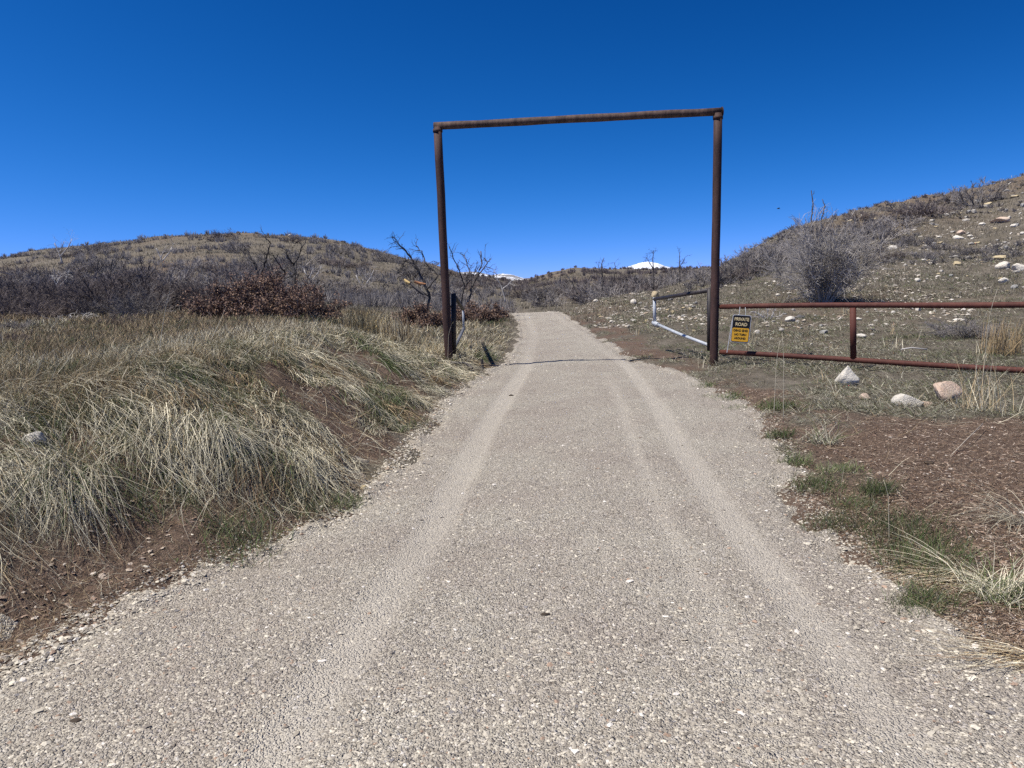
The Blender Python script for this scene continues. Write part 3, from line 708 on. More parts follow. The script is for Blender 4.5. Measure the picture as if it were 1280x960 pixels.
for txt, size, y_, mat, sx in (('PRIVATE', .072, .152, M_slet, .86), ('ROAD', .072, .070, M_slet, .92), ('DEAD END', .050, -.030, M_sblk, .92), ('NO TURN', .045, -.095, M_sblk, .92), ('AROUND', .045, -.155, M_sblk, .92)):
    o = link('lettering', text_mesh(txt, size, mat, 'lettering', sx, .0016), mat, pn); o.location = (0, y_, .0072)
for sx in (-.05, .055): sp('hanger_wire', pipe([(sx, h_ / 2 - .02, -.004), (sx * .9, h_ / 2 + .06, -.01), (sx * .8, h_ / 2 + .125, -.05)], .004, 6), M_wire)
sp('stake_wire', pipe([(-.150, .12, -.012), (-.158, -.1, -.014), (-.178, -.40, -.012)], .005, 6), M_wire)

# short stake by the left gatepost and a fallen branch beside it
g = ground(603, 462); o = pyobj('stake', pipe([(g[0], g[1], g[2] - .1), (g[0] + .004, g[1], g[2] + .1), (g[0] - .01, g[1], g[2] + .18)], .024, 8, jitter=.12, seed=4), M_char, None, False); tag(o, 'short dark stake stub at the road edge by the left gatepost', 'stake')
g = ground(578, 463); o = pyobj('fallen_branch', pipe([(g[0] - .30, g[1] + .1, g[2] + .02), (g[0] - .16, g[1], g[2] + .13), (g[0] + .05, g[1] + .05, g[2] + .11), (g[0] + .17, g[1] - .05, g[2] + .03)], .022, 6, jitter=.2, seed=6), M_char, None, False); tag(o, 'crooked dark fallen branch in grass beside the short stake', 'branch')

# ------------------------------------------------------------------ rocks
import bmesh
def rock_mesh(seed, flat=.7, facet=6, pointy=0.):
    r_ = np.random.default_rng(seed); bm = bmesh.new(); bmesh.ops.create_icosphere(bm, subdivisions=4, radius=1)
    V = np.array([v.co[:] for v in bm.verts])
    for _ in range(facet):
        n = r_.normal(size=3); n /= np.linalg.norm(n); d = r_.uniform(.45, .8); s = V @ n - d; V = V - np.where(s > 0, s, 0)[:, None] * n * .92
    q = (fbm(V[:, 0] * 2 + seed, V[:, 1] * 2 + V[:, 2] * 1.7, seed) - .5) * .22 + (fbm(V[:, 0] * 9 + V[:, 2] * 5, V[:, 1] * 9, seed + 3) - .5) * .08
    V = V * (1 + q)[:, None]
    if pointy: V[:, :2] *= (1 - pointy * np.clip(V[:, 2:], 0, 1))
    V *= np.array([1, r_.uniform(.7, .95), flat])
    for v, c in zip(bm.verts, V): v.co = c
    m = bpy.data.meshes.new('rock'); bm.to_mesh(m); bm.free()
    for p in m.polygons: p.use_smooth = True
    return m
def rock_mat(name, c1, c2, c3):
    m, nt, b = nmat(name, .9, .15); oi = nt.nodes.new('ShaderNodeObjectInfo'); tc = nt.nodes.new('ShaderNodeTexCoord').outputs['Object']
    f = noise(nt, 1.6, 5, .65, tc); f2 = noise(nt, 9, 5, .7, tc)
    c = mixc(nt, mr(nt, f, .38, .62), c1, c2); c = mixc(nt, mr(nt, f2, .52, .7, 0, .7), c, c3)
    c = mixc(nt, mr(nt, oi.outputs['Random'], 0, 1, 0, .4), c, c3)
    nt.links.new(c, b.inputs['Base Color']); bump(nt, f2, b, .08, .6); return m
MR_w = rock_mat('pale_limestone', (.80, .75, .64), (.70, .64, .53), (.50, .44, .35))
MR_t = rock_mat('tan_sandstone', (.66, .49, .36), (.70, .58, .45), (.46, .33, .25))
MR_g = rock_mat('grey_lichen_stone', (.36, .35, .32), (.44, .42, .38), (.25, .24, .22))
MR_d = rock_mat('dark_stone', (.10, .095, .09), (.15, .14, .135), (.20, .19, .18))
MR_h = rock_mat('dull_hillside_stone', (.50, .47, .41), (.40, .36, .30), (.31, .28, .24))
MR_y = rock_mat('yellow_stone', (.62, .50, .28), (.55, .45, .28), (.44, .36, .24))
_rm = {}
def rock(px, py, w, h, mat, label, seed, group=None, pointy=0., Y=None, sink=.25, flat=None):
    facet = 7 if seed > 39 else 4
    """px,py = foot of the stone in the photograph, w,h its size there"""
    g = ground(px, py, Y); s = w / FPX * g[1] / 2 * (1.18 if seed in (11, 12, 13) else 1.05)
    fl = np.clip(h / w * 1.15, .3, 1.2) if flat is None else flat
    key = (seed, mat.name, pointy)
    if key not in _rm: _rm[key] = rock_mesh(seed, 1., facet, pointy); _rm[key].materials.append(mat)
    o = link('rock', _rm[key], None); o.scale = (s, s, s * fl); o.location = (g[0], g[1] + s * .5, g[2] + s * fl * (.75 - sink) * 1.0)
    o.rotation_euler = (0, 0, (seed * 2.39) % 6.28); tag(o, label, 'rock', group); return o
rock(1062, 480, 29, 24, MR_w, 'white pyramid shaped rock under the fence post', 11, pointy=.22, flat=1.0)
rock(1189, 502, 38, 24, MR_t, 'rounded pinkish tan boulder in front of the fence, right of the flat pale one', 12)
rock(1139, 508, 33, 17, MR_w, 'flat pale rock just left of the tan boulder in front of the fence', 13)
rock(1159, 508, 18, 8, MR_t, 'small pink rock touching the right end of the flat pale rock', 14)
rock(1083, 500, 16, 9, MR_t, 'small pinkish rock half hidden in grass below the white pyramid rock', 15)
rock(38, 556, 30, 17, MR_w, 'pale rounded rock on the left bank at the left edge', 16)
rock(455, 615, 11, 9, MR_y, 'small yellow stone at the gravel edge below the left bank', 17)
rock(426, 431, 18, 6, MR_w, 'thin pale stone lying in the grass right of the brown leafy bush', 18)
rock(819, 371, 12, 9, MR_y, 'tan rock perched on the slope behind the free end of the right gate', 19)
rock(793, 380, 9, 7, MR_w, 'pale rock on the slope left of the open right gate', 20)
rock(989, 402, 12, 7, MR_w, 'white rock just behind the fence below the big bare shrub', 21)
rock(1001, 398, 13, 5, MR_d, 'dark flat stone right beside the white rock behind the fence', 22)
rock(1149, 389, 8, 7, MR_w, 'small white rock right above the top fence rail', 23)
rock(1075, 400, 9, 4, MR_w, 'small pale rock right of the fence post near the top rail', 24)
rock(1077, 422, 13, 5, MR_w, 'flat pale rock right of the fence post between the rails', 25)
rock(1032, 417, 12, 5, MR_g, 'grey flat rock left of the fence post between the rails', 26)
rock(947, 417, 9, 5, MR_w, 'small white rock just right of the private road sign', 27)
rock(1257, 336, 21, 11, MR_w, 'large white rock on the hillside at the right edge, left of another', 28)
rock(1277, 338, 18, 10, MR_w, 'large pale rock cut by the right edge of the hillside', 29)
rock(1256, 354, 11, 8, MR_w, 'white rock on the hillside right below the large white rock', 30)
rock(1200, 299, 14, 6, MR_w, 'white rock on the upper right hillside below a similar tan one', 31)
rock(1204, 293, 13, 6, MR_t, 'tan rock on the upper right hillside touching a white one below it', 32)
rock(1254, 278, 26, 8, MR_t, 'broad tan ledge rock high on the right hillside', 33)
rock(1253, 324, 16, 6, MR_y, 'yellowish flat rock above the large white rock', 34)
rock(1117, 312, 12, 6, MR_w, 'white leaning rock on the middle of the right hillside', 35)
rock(1183, 270, 12, 4, MR_w, 'pale slab at the foot of the ridge shrub on the right hillside', 36)
rock(1148, 352, 8, 5, MR_w, 'white rock alone in grass on the lower right hillside', 37)
rock(1197, 332, 11, 6, MR_y, 'pale yellow rock on the hillside left of the large white rock', 38)
rr_ = np.random.default_rng(5); cnt = 0; protos = [(40 + i, [MR_h, MR_g, MR_h, MR_w, MR_y][i % 5]) for i in range(10)]
while cnt < 255:
    v = rr_.random()
    if v < .28: px, py, w = rr_.normal(1010, 75), rr_.normal(405, 22), rr_.uniform(2.5, 6.5)
    elif v < .48: px = rr_.uniform(735, 885); py = 398 - (px - 735) * .16 + rr_.normal(6, 14); w = rr_.uniform(2.5, 7)
    else:
        t = rr_.random() ** .7; px = 1040 + 260 * t; py = rr_.uniform(np.interp(px, [1040, 1280], [275, 224]), np.interp(px, [1040, 1280], [325, 368])); w = rr_.uniform(3, 11) * (.6 + .4 * t)
    if px < 720 or px > 1330 or py > 440: continue
    if ground(px, py)[1] > np.interp(px, QX, QD) + 3: continue
    if float(dr(np.array(ground(px, py)[0]), np.array(ground(px, py)[1]))) < .3: continue
    sd, m_ = protos[cnt % 10]
    zone = ('pale stones between the fence rails and the shrub' if v < .28 else 'pale stones on the slope behind the right gate' if v < .48 else 'pale stones strewn over the upper right hillside')
    lab = ('small pale stone in the grass behind the rail fence' if v < .28 else 'small pale stone on the slope beyond the open right gate' if v < .48 else 'small pale stone strewn on the upper right hillside')
    rock(px, py, w, w * rr_.uniform(.35, .7), m_, lab, sd, group=zone); cnt += 1
for px, py in ((208, 358), (222, 366), (362, 296), (170, 300)):
    rock(px, py, 4.5, 3, MR_w, 'small white stone on the left hill slope', 41, group='white stones on the left hill')

# ------------------------------------------------------------------ shrubs and dead trees
def grow(r_, st, dr_, ln, nseg, wander, up=0.):
    n = len(st); P = [st]; d = dr_ / np.linalg.norm(dr_, axis=1, keepdims=True)
    for k in range(nseg):
        d = d + r_.normal(size=(n, 3)) * wander; d[:, 2] += up; d /= np.linalg.norm(d, axis=1, keepdims=True)
        P.append(P[-1] + d * (ln / nseg)[:, None])
    return np.stack(P, 1)
def segs(P, r0, r1):
    n, k, _ = P.shape; t = np.linspace(0, 1, k); R_ = r0[:, None] + (r1 - r0)[:, None] * t
    return P[:, :-1].reshape(-1, 3), P[:, 1:].reshape(-1, 3), R_[:, :-1].ravel(), R_[:, 1:].ravel()
def children(r_, P, per, lo, hi, spread):
    n, k, _ = P.shape; idx = np.repeat(np.arange(n), per); t = r_.uniform(lo, hi, n * per) * (k - 1); i = np.minimum(t.astype(int), k - 2); f = (t - i)[:, None]
    a = P[idx, i]; b = P[idx, i + 1]; d = (b - a); d /= np.linalg.norm(d, axis=1, keepdims=True) + 1e-9
    return a + (b - a) * f, d + r_.normal(size=(n * per, 3)) * spread, 1 - t / (k - 1)
def shrub_segs(seed, Hh, W, stems=26, l1=6, l2=5, l3=0, rt=.003, wander=.16, up=.03, tilt=.95, base=.16):
    """bare shrub of height Hh, width W"""
    r_ = np.random.default_rng(seed); th = r_.random(stems) * 6.283; rad = np.sqrt(r_.random(stems))
    st = np.stack([np.cos(th) * rad * W * base, np.sin(th) * rad * W * base, np.full(stems, -.06)], 1)
    ti = rad * tilt; d = np.stack([np.cos(th) * np.sin(ti) * W / Hh * 1.0, np.sin(th) * np.sin(ti) * W / Hh * 1.0, np.cos(ti)], 1)
    L = Hh * (.62 + .38 * r_.random(stems)) * (1 - .12 * rad)
    A = grow(r_, st, d, L * .92, 6, wander * .6, up); out = [segs(A, np.full(stems, rt * 4.2), np.full(stems, rt * 1.3))]
    s, d, q = children(r_, A, l1, .18, 1, .55); B = grow(r_, s, d, Hh * .34 * (.35 + .7 * r_.random(len(s))), 4, wander, up); out.append(segs(B, np.full(len(s), rt * 2), np.full(len(s), rt)))
    s, d, q = children(r_, B, l2, .15, 1, .6); Cc = grow(r_, s, d, Hh * .15 * (.4 + .8 * r_.random(len(s))), 2, wander, up); out.append(segs(Cc, np.full(len(s), rt * 1.2), np.full(len(s), rt * .6)))
    tips = Cc
    if l3:
        s, d, q = children(r_, Cc, l3, .1, 1, .7); E_ = grow(r_, s, d, Hh * .06 * (.5 + r_.random(len(s))), 1, wander, up); out.append(segs(E_, np.full(len(s), rt * .9), np.full(len(s), rt * .5))); tips = E_
    return [np.concatenate(v) for v in zip(*out)], tips
def shrub_mesh(name, *a, **k):
    sg_, tips = shrub_segs(*a, **k); V, F, c = tubes(*sg_); return mesh_np(name, V, F)
protos_g = [shrub_mesh('leafless_shrub', 100 + i, 1.0, 1.5 + .2 * (i % 3), stems=30, l1=7, l2=5, l3=0, rt=.0046) for i in range(6)]
for m in protos_g[:4]: m.materials.append(M_twig)
for m in protos_g[4:]: m.materials.append(M_twig2)
protos_n = [shrub_mesh('leafless_shrub', 120 + i, 1.0, 1.35, stems=34, l1=8, l2=5, l3=2, rt=.0028) for i in range(4)]
for i, m in enumerate(protos_n): m.materials.append(M_twig if i % 2 else M_twig2)
pale_p = [shrub_mesh('bleached_shrub', 130 + i, 1.0, 1.7, stems=16, l1=5, l2=3, rt=.006, wander=.35, up=-.05, tilt=1.25) for i in range(2)]
for m in pale_p: m.materials.append(M_pale)
def put(mesh, px, py, hpx, label, group=None, Y=None, wide=1., name=None, cat='shrub'):
    g = ground(px, py, Y); Hh = hpx / FPX * g[1]; o = link(name or mesh.name.split('.')[0], mesh, None)
    s = rr_.uniform(.9, 1.1); o.location = (g[0], g[1], g[2] - .02); o.scale = (Hh * wide * s, Hh * wide * s, Hh); o.rotation_euler = (0, 0, rr_.random() * 6.28)
    tag(o, label, cat, group); return o
nn = lambda: protos_n[rr_.integers(4)]
def gg(): return protos_g[rr_.integers(6)]
# front shrubs on the left, one by one
put(protos_n[1], 178, 402, 50, 'grey leafless rounded shrub at the front right end of the left thicket', Y=20)
put(protos_n[0], 30, 398, 46, 'dark leafless shrub at the front of the left thicket near the left edge', Y=21, wide=1.2)
put(protos_n[2], 78, 396, 40, 'dark leafless shrub behind the bleached branch heap', Y=22, wide=1.3)
put(pale_p[0], 95, 399, 26, 'heap of bleached dead branches in front of the left thicket', Y=19.5, wide=1.3, name='dead_branch_heap', cat='branch heap')
put(protos_n[3], 130, 397, 34, 'low mauve shrub between the bleached heap and the rounded shrub', Y=21, wide=1.2)
put(protos_n[0], 20, 458, 26, 'small dark twiggy shrub in the meadow at the left edge', Y=11.5, wide=1.4)
put(protos_n[2], 148, 416, 18, 'low dark twiggy shrub in the grass below the rounded shrub', Y=17, wide=2.0)
put(protos_n[3], 10, 424, 22, 'low twiggy shrub at the left edge above the small dark one', Y=15, wide=1.5)
# the thicket
for i in range(62):
    px = rr_.uniform(-130, 250); Y = rr_.uniform(22, 42); py = None
    x = (px - 640) / FPX * Y; o = link('leafless_shrub', protos_n[rr_.choice([0, 2])] if Y < 30 else protos_g[rr_.integers(3, 6)], None); Hh = rr_.uniform(1.25, 1.9) * (1 if px < 190 else .75)
    o.location = (x, Y, float(H(x, Y)) - .03); o.scale = (Hh * 1.15, Hh * 1.15, Hh); o.rotation_euler = (0, 0, rr_.random() * 6.28)
    tag(o, 'dark grey leafless shrub inside the dense left thicket', 'shrub', 'shrubs of the dense left thicket')
# shrubs over the left hill
def hillpts(n, x0, x1, ylo, yhi, s0, s1, lab, grp, thr=.5, sc=.09, seed=0, meshf=gg, hmin=.9, hmax=1.7):
    k = 0; tr = 0
    while k < n and tr < 20000:
        tr += 1; px = rr_.uniform(x0, x1); Y = ylo * (yhi / ylo) ** rr_.random(); x = (px - 640) / FPX * Y
        if fbm(x * sc, Y * sc, seed, 2) < thr: continue
        if max(float(dl(np.float64(x), np.float64(Y))) if px < 650 else -9, float(dr(np.float64(x), np.float64(Y))) if px >= 650 else -9) < .8 and Y < 50: continue
        Hh = rr_.uniform(hmin, hmax) * float(np.interp(Y, [0, 95, 125, 400], [1, 1, .6, .6])); o = link('leafless_shrub', meshf(), None); o.location = (x, Y, float(H(x, Y)) - .03); w = rr_.uniform(1.1, 1.6)
        o.scale = (Hh * w, Hh * w, Hh); o.rotation_euler = (0, 0, rr_.random() * 6.28); tag(o, lab, 'shrub', grp); k += 1
hillpts(105, -60, 600, 42, 138, 0, 0, 'grey leafless shrub on the slope of the left hill', 'shrubs over the left hill', thr=.45, seed=201, hmin=1.0, hmax=2.2)
hillpts(22, 150, 520, 24, 45, 0, 0, 'grey leafless shrub at the foot of the left hill', 'shrubs at the foot of the left hill', thr=.45, seed=202, hmin=.7, hmax=1.2)
# thicket beyond the road crest
k = 0
while k < 75:
    px = rr_.uniform(655, 905); Y = rr_.uniform(44, 80) if px < 880 else rr_.uniform(41, 60); x = (px - 640) / FPX * Y
    Hh = rr_.uniform(1.2, 2.2); top = proj((x, Y, float(H(x, Y)) + Hh))[1]
    if top < np.interp(px, [655, 700, 740, 800, 850, 890, 910], [352, 346, 343, 337, 332, 322, 312]): continue
    o = link('leafless_shrub', protos_g[rr_.integers(6)], None); o.location = (x, Y, float(H(x, Y)) - .03); o.scale = (Hh * 1.1, Hh * 1.1, Hh); o.rotation_euler = (0, 0, rr_.random() * 6.28)
    tag(o, 'mauve grey leafless shrub in the thicket beyond the end of the road', 'shrub', 'shrubs of the thicket beyond the road'); k += 1
def scrub_mass(name, n, x0, x1, ylo, yhi, thr, sc, seed, hmin, hmax, ylim=None, tw=26):
    """a far mass of low bare scrub: bursts of twigs"""
    y = ylo * (yhi / ylo) ** rng.random(n); X = x0 + (x1 - x0) * rng.random(n); x = (X - 640) / FPX * y; k = fbm(x * sc, y * sc, seed, 3) > thr
    if ylim is not None: k &= y < np.interp(X, QX, QD) + 2
    x, y = x[k], y[k]; m = len(x); Hh = np.repeat(rng.uniform(hmin, hmax, m), tw); R_ = np.repeat(rng.uniform(.5, 1.3, m), tw) * Hh * .5
    th = rng.random(m * tw) * 6.283; q = np.sqrt(rng.random(m * tw)); bx, by = np.repeat(x, tw), np.repeat(y, tw)
    p0 = np.stack([bx + np.cos(th) * q * R_ * .7, by + np.sin(th) * q * R_ * .7, 0 * bx], 1); p0[:, 2] = H(p0[:, 0], p0[:, 1])
    p1 = p0 + np.stack([np.cos(th) * q * R_ * .5 + rng.normal(0, .12, m * tw), np.sin(th) * q * R_ * .5 + rng.normal(0, .12, m * tw), Hh * (1 - .45 * q) * rng.uniform(.5, 1.1, m * tw)], 1)
    r0 = np.maximum(.008, .00036 * by); V, F, c = tubes(p0, p1, r0, r0 * .4); o = link(name, mesh_np(name, V, F), M_twig2 if name == 'ridge_scrub' else M_twig); tag(o, kind='stuff')
scrub_mass('hillside_scrub', 2600, -180, 640, 34, 139, .50, .10, 211, .35, 1.1)
scrub_mass('ridge_scrub', 1100, 590, 900, 95, 262, .50, .05, 212, .6, 1.3)
scrub_mass('slope_scrub', 1500, 860, 1450, 30, 64, .54, .16, 213, .12, .38, ylim=True)
# right hillside shrubs
for i, (px, py, h_, w, lb) in enumerate([
    (1100, 300, 34, 1.2, None), (1080, 292, 26, 1.2, None), (960, 336, 34, 1.0, None), (935, 345, 36, 1.0, None), (915, 352, 34, 1.0, None), (902, 356, 32, 1.0, None), (975, 330, 36, 1.0, None), (990, 322, 34, 1.0, None), (1150, 272, 26, 1.5, None), (1165, 268, 24, 1.4, None),
    (1125, 282, 20, 1.4, None), (1190, 254, 22, 1.2, None), (1085, 315, 24, 1.4, None), (1105, 325, 18, 1.6, None), (1135, 306, 14, 1.6, None), (945, 325, 26, 1.2, None), (925, 335, 26, 1.2, None), (880, 350, 22, 1.3, None), (1180, 312, 12, 2.0, None), (1210, 318, 13, 2.0, None), (1160, 320, 12, 2, None)]):
    put(gg(), px, py, h_, 'grey leafless shrub on the right hillside', 'shrubs on the right hillside', wide=w)
put(protos_g[1], 1222, 256, 38, 'upright bare shrub standing out on the right ridge skyline', wide=.9)
put(protos_g[4], 1075, 275, 16, 'dark low shrub on the skyline right of the big bare shrub', wide=1.3)
put(protos_n[1], 1205, 452, 30, 'low mauve twiggy shrub behind the fence near the tall golden grass', wide=1.9, Y=15.5)
put(pale_p[1], 958, 405, 28, 'pale bleached dead shrub behind the private road sign', Y=20, wide=.8, name='dead_shrub')
# the big bare shrub
g = ground(1027, 380); BH = 110 / FPX * g[1]; print('BIGBUSH', g, BH); sgs, tips = shrub_segs(301, BH, BH * .86, stems=56, l1=9, l2=6, l3=2, rt=.0018 * BH, wander=.12, up=.02, tilt=.8, base=.09)
V, F, c_ = tubes(*sgs); m = mesh_np('leafless_shrub', V, F); big = link('leafless_shrub', m, wood_mat('silver_scrub_bark', (.20, .183, .168), (.48, .445, .405), 2), loc=g); tag(big, 'big rounded bare grey shrub behind the rail fence', 'shrub')

# brown-leaved oak scrub
def leafy(px, py, Y, Hh, W, seed, label, nl=5, group=None):
    g = ground(px, py, Y); e = empty('leafy_shrub', g); sgs, tips = shrub_segs(seed, Hh, W, stems=38, l1=8, l2=5, rt=.0045, wander=.18, up=.0, tilt=1.15, base=.28)
    V, F, c = tubes(*sgs); link('branches', mesh_np('branches', V, F), M_twig2, e)
    r_ = np.random.default_rng(seed); T = tips.reshape(-1, 3); T = T[r_.choice(len(T), min(len(T), 2600) * nl)] + r_.normal(size=(min(len(T), 2600) * nl, 3)) * .035
    T = T[T[:, 2] > .03]; n = len(T); d = r_.normal(size=(n, 3)); d /= np.linalg.norm(d, axis=1, keepdims=True); s = r_.normal(size=(n, 3)); s = np.cross(d, s); s /= np.linalg.norm(s, axis=1, keepdims=True)
    L = .035 + .035 * r_.random(n); P = T[:, None, :] + d[:, None, :] * (np.array([0, .5, 1])[None, :, None] * L[:, None, None]); P[:, 2, 2] -= L * .25
    Wd = (L * .5)[:, None] * np.array([.35, 1, .1])[None]; pal_ = np.array([(.17, .10, .07), (.22, .14, .095), (.13, .078, .06), (.30, .20, .135), (.16, .115, .095)])
    V, F, c = ribbons(P, Wd, s, pal_[r_.choice(5, n)] * (.7 + .6 * r_.random((n, 1)))); fo = link('foliage', mesh_np('foliage', V, F, c), M_leafb, e)
    fo['kind'] = 'stuff'; tag(e, label, 'shrub', group)
    return e
leafy(293, 402, 19.5, 1.2, 1.45, 401, 'red brown leafy scrub, left half of the clump below the burnt trees')
leafy(370, 406, 19.0, 1.2, 1.5, 402, 'red brown leafy scrub, right half of the clump below the burnt trees')
leafy(333, 400, 20.5, 1.45, 1.3, 403, 'red brown leafy scrub, tall middle of the clump below the burnt trees')
leafy(530, 390, 21.0, .85, .9, 404, 'dark red brown leafy scrub just left of the left gatepost')
leafy(598, 383, 26.0, .85, 1.5, 405, 'orange brown leafy scrub between the left gatepost and the road', nl=4)
leafy(574, 382, 25.0, .75, .8, 406, 'small brown leafy scrub right beside the left gatepost', nl=4)

def dead_tree(limbs, Y, label, mat=M_char, seed=0, twl=.30, ntw=9, name='burnt_tree', scale_r=1.):
    """limbs: list of (r0, r1, depth drift, [pixels]); first is the trunk"""
    r_ = np.random.default_rng(seed); root = ground(limbs[0][3][0][0], limbs[0][3][0][1], Y); e = empty(name, root); off = Vector(root); Ps = []
    for j, (r0, r1, dd, px) in enumerate(limbs):
        n = len(px); pts = []
        for i, (a, b) in enumerate(px):
            yy = Y + dd * (i / max(n - 1, 1)) + (limbs[j][4] if len(limbs[j]) > 4 else 0); pts.append(Vector(at(a, b, yy)))
        den = []
        for i in range(n - 1):
            for q in range(4): den.append(pts[i].lerp(pts[i + 1], q / 4) + Vector(r_.normal(size=3) * (.012 if (q or i) else 0)))
        den.append(pts[-1]); den = [p - off for p in den]
        R_ = np.linspace(r0, r1, len(den)) * scale_r
        pyobj('trunk' if j == 0 else 'branch', pipe(den, r0, 7, radii=R_, jitter=.1, seed=seed + j), mat, e); Ps.append(np.array([p[:] for p in den]))
    S0, S1, A0, A1 = [], [], [], []
    for P in Ps:
        Q = P[None]; s, d, q = children(r_, Q, ntw, .25, 1, .8); B = grow(r_, s, d, twl * (.4 + r_.random(len(s))), 4, .3, .01); o_ = segs(B, np.full(len(s), .010), np.full(len(s), .004)); S0.append(o_)
        s, d, q = children(r_, B, 4, .2, 1, .7); Cc = grow(r_, s, d, twl * .4 * (.4 + r_.random(len(s))), 2, .3, .0); S0.append(segs(Cc, np.full(len(s), .005), np.full(len(s), .0025)))
    sg_ = [np.concatenate(v) for v in zip(*S0)]; V, F, c = tubes(*sg_); link('crown', mesh_np('crown', V, F), mat, e)
    tag(e, label, 'tree'); return e
dead_tree([(.045, .02, .3, [(322, 398), (325, 365), (322, 338), (315, 325), (308, 310)]),
           (.035, .012, -.4, [(323, 350), (330, 333), (334, 318), (338, 304), (331, 296)]), (.022, .010, .3, [(318, 330), (307, 322), (303, 311)]),
           (.028, .012, .4, [(325, 360), (315, 350), (309, 341)])], 21.8, 'burnt crooked tree rising from the left half of the brown clump', seed=1, twl=.36)
dead_tree([(.05, .02, .3, [(358, 398), (355, 372), (347, 350), (336, 336), (331, 322)]), (.03, .01, -.5, [(350, 355), (356, 340), (347, 328), (341, 318)]), (.022, .01, .3, [(354, 348), (366, 345), (370, 338)])], 22.0, 'burnt leaning tree with pale lower trunk in the middle of the brown clump', seed=2, twl=.36)
dead_tree([(.045, .02, .2, [(369, 396), (368, 360), (368, 338), (366, 325)]), (.028, .010, .4, [(367, 332), (374, 320), (378, 308), (383, 299)]), (.022, .009, -.3, [(367, 330), (360, 323), (357, 312)])], 22.4, 'burnt slender forked tree at the right of the brown clump', seed=3, twl=.36)
dead_tree([(.05, .022, .2, [(533, 390), (537, 372), (529, 350), (520, 333), (512, 318)]), (.03, .012, -.4, [(514, 322), (505, 312), (498, 304), (494, 299)]), (.028, .012, .4, [(533, 362), (548, 345), (538, 334), (530, 326), (527, 314), (520, 307)]),
           (.022, .01, .3, [(518, 330), (509, 325), (502, 331)]), (.024, .01, -.3, [(535, 370), (522, 362), (513, 355)])], 22.6, 'burnt twisted tree left of the left gatepost against the sky', seed=4, twl=.33, ntw=12)
dead_tree([(.045, .02, .2, [(584, 384), (589, 362), (596, 345), (603, 330), (601, 314)]), (.03, .012, -.4, [(577, 380), (580, 356), (574, 338), (567, 322), (562, 308)]), (.026, .010, .3, [(583, 352), (586, 338), (582, 324), (580, 318)]), (.026, .01, .4, [(597, 344), (609, 330), (606, 322)]), (.022, .01, -.4, [(583, 356), (592, 345), (598, 334)])], 27, 'burnt branching tree right of the left gatepost above brown scrub', seed=5, twl=.4, ntw=12)
dead_tree([(.03, .012, .2, [(632, 378), (628, 362), (622, 348), (618, 338)]), (.02, .01, .3, [(628, 362), (636, 355), (640, 350)])], 30, 'thin pale dead tree beside the left road edge at the crest', mat=M_pale, seed=6, twl=.35)
dead_tree([(.05, .02, .3, [(722, 368), (716, 355), (709, 344), (705, 338)]), (.03, .01, .3, [(712, 350), (707, 352)])], 46, 'thin leaning burnt tree above the thicket beyond the road', seed=7, twl=.5)
dead_tree([(.05, .018, .3, [(752, 372), (753, 350), (752, 330), (755, 322)]), (.03, .01, .2, [(753, 345), (748, 333)])], 46, 'straight thin burnt tree beyond the road, left of the snow peak', seed=8, twl=.45)
dead_tree([(.045, .015, .3, [(763, 370), (766, 352), (770, 338), (768, 328)])], 47, 'curved thin burnt tree beyond the road, nearest left of the snow peak', seed=9, twl=.45)
dead_tree([(.045, .015, .3, [(817, 362), (817, 340), (816, 322), (817, 313)]), (.03, .01, .3, [(816, 335), (808, 322)])], 46, 'thin burnt snag rising in front of the snow peak', seed=10, twl=.4)
dead_tree([(.04, .012, .3, [(850, 352), (849, 332), (850, 315)]), (.025, .01, .2, [(849, 335), (856, 322)])], 42, 'thin burnt snag above the slope left of the right gatepost', seed=11, twl=.35)
dead_tree([(.04, .015, .2, [(1019, 372), (1017, 320), (1014, 275), (1016, 258), (1014, 238)])], 27.5, 'tall thin burnt stem sticking up from the big bare shrub', seed=12, twl=.2, ntw=5)
dead_tree([(.03, .012, .2, [(1024, 372), (1025, 300), (1027, 272), (1031, 258), (1028, 249)])], 27.0, 'short curved burnt stem right of the tall one in the big bare shrub', seed=13, twl=.2, ntw=5)
for px, py, Y, lb, sd in [(122, 345, 34, 'charred snag in the left thicket, leftmost of three', 21), (140, 342, 36, 'charred snag in the left thicket, middle one of three', 22), (185, 352, 33, 'charred upright stem right of the left thicket', 23)]:
    dead_tree([(.05, .02, .2, [(px, py + 22), (px - 3, py), (px + 2, py - 22)]), (.03, .012, .2, [(px - 2, py - 2), (px + 9, py - 18)])], Y, lb, seed=sd, twl=.4, ntw=6)
for px, py, Y, lb, sd in [(75, 352, 27, 'bleached crooked dead tree standing over the left thicket', 31), (455, 352, 60, 'pale dead tree at the foot of the left hill', 32), (205, 318, 80, 'pale dead tree high on the left hill, left one', 33), (78, 312, 85, 'pale dead tree near the skyline of the left hill', 34), (390, 345, 50, 'pale dead tree behind the brown clump', 35)]:
    s_ = 1.0
    dead_tree([(.05, .02, .2, [(px, py + 18), (px - 4, py + 4), (px - 10, py - 8)]), (.035, .012, .2, [(px - 2, py + 8), (px + 8, py - 4), (px + 12, py - 14)]), (.03, .012, .2, [(px - 4, py + 4), (px + 2, py - 10)])], Y, lb, mat=M_pale, seed=sd, twl=.5 * Y / 40, ntw=9, scale_r=Y / 38)
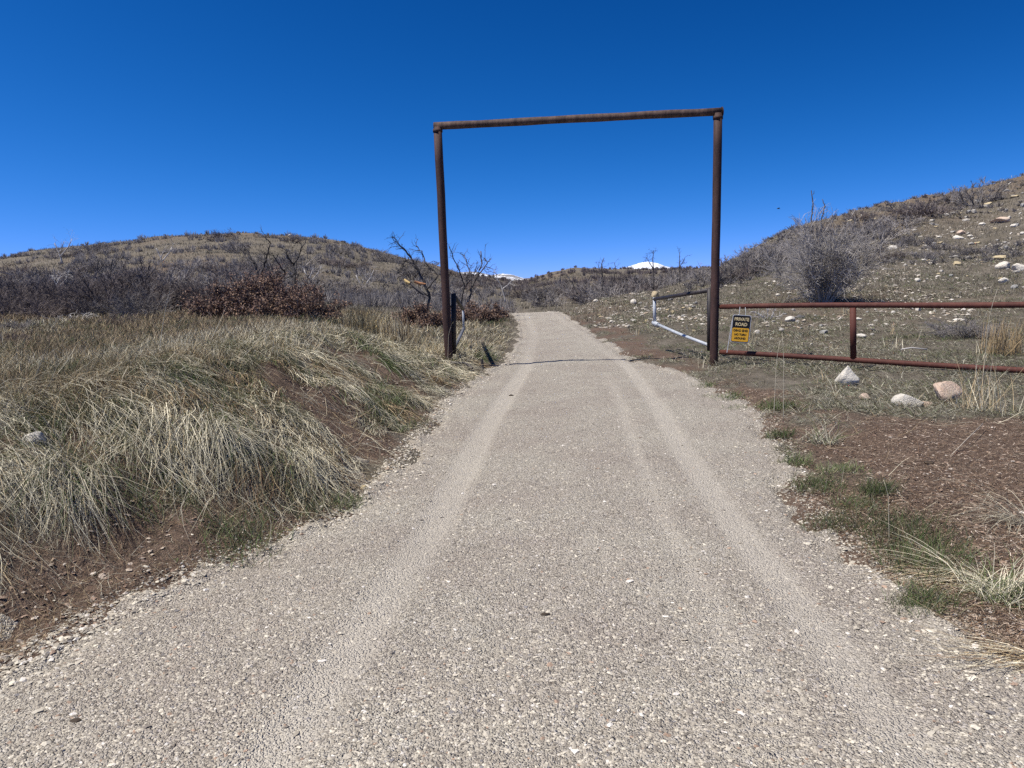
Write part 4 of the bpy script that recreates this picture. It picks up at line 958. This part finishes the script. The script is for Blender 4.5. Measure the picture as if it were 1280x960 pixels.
# split trunk with fresh yellow wood
M_fresh = plain('fresh_split_wood', (.72, .52, .22), .7); M_orange = plain('torn_orange_bark', (.42, .20, .09), .8)
e = empty('broken_trunk', ground(520, 385, 20.8)); offv = Vector(e.location)
for nm_, pts, rr2, mt in (('trunk', [(530, 368), (522, 362), (512, 354)], .045, M_char), ('split_wood', [(512, 354), (508, 352), (505, 349)], .05, M_fresh), ('torn_bark', [(518, 352), (524, 354), (532, 355)], .04, M_orange)):
    P_ = [Vector(at(a, b, 20.6)) - offv for a, b in pts]; pyobj(nm_, pipe(P_, rr2, 8, jitter=.25, seed=3, radii=[rr2, rr2 * .9, rr2 * .45]), mt, e, False)
tag(e, 'broken trunk with fresh yellow split wood left of the left gatepost', 'trunk')
# bleached stick behind the fence, small debris on the gravel
g = ground(1140, 447, 13.3); o = pyobj('fallen_stick', pipe([(g[0] - .2, g[1], g[2] + .06), (g[0], g[1] + .03, g[2] + .08), (g[0] + .25, g[1] - .03, g[2] + .05)], .014, 6, jitter=.3, seed=9), M_pale); tag(o, 'bleached stick lying behind the lower fence rail', 'stick')
ga, gb = Vector(ground(1188, 572)), Vector(ground(1228, 539)); o = pyobj('fallen_stick', pipe([ga + Vector((0, 0, .012)), ga.lerp(gb, .4) + Vector((.01, 0, .05)), gb + Vector((0, 0, .07))], .004, 5), plain('dry_stick', (.42, .36, .28), .8)); tag(o, 'thin pale stick leaning on the bare brown soil', 'stick')
MC = plain('dark_soil_clod', (.06, .045, .032), .95)
for px, py, w, lb in ((682, 779, 13, 'small dark clod lying alone in the middle of the gravel'), (96, 915, 15, 'small dark clod on the gravel at the lower left'), (640, 497, 8, 'small dark clod in the middle of the road below the beam shadow'), (1162, 579, 14, 'dark clod on the bare brown soil')):
    x, y, _ = ground(px, py); m = rock_mesh(int(px), .5, 4); m.materials.append(MC); o = link('soil_clod', m, None); s = w / FPX * y / 2; o.scale = (s, s * .8, s * .7); o.location = (x, y, float(roadz(np.float64(x), np.float64(y))) + s * .15); tag(o, lb, 'clod')
# bird
bp = Vector(at(973, 261, 45)); bd = []
bdv = pipe([(-.16, 0, 0), (-.08, 0, .02), (0, 0, .025), (.09, 0, .01), (.20, 0, 0)], .04, 8, radii=[.01, .035, .045, .03, .008])
o = pyobj('bird', bdv, plain('dark_feathers', (.03, .03, .035), .7)); bmx = bmesh.new(); bmx.from_mesh(o.data)
for s in (-1, 1):
    vs = [bmx.verts.new(c) for c in ((-.06, s * .02, .03), (-.03, s * .22, .11), (.02, s * .42, .07), (.07, s * .22, .10), (.07, s * .02, .03), (0, s * .2, .085))]
    for f in ((0, 1, 5), (1, 2, 5), (2, 3, 5), (3, 4, 5), (4, 0, 5)): bmx.faces.new([vs[i] for i in f])
bmx.to_mesh(o.data); bmx.free(); o.location = bp; o.scale = (.6, .6, .6); tag(o, 'tiny dark bird flying in the sky above the right slope', 'bird')
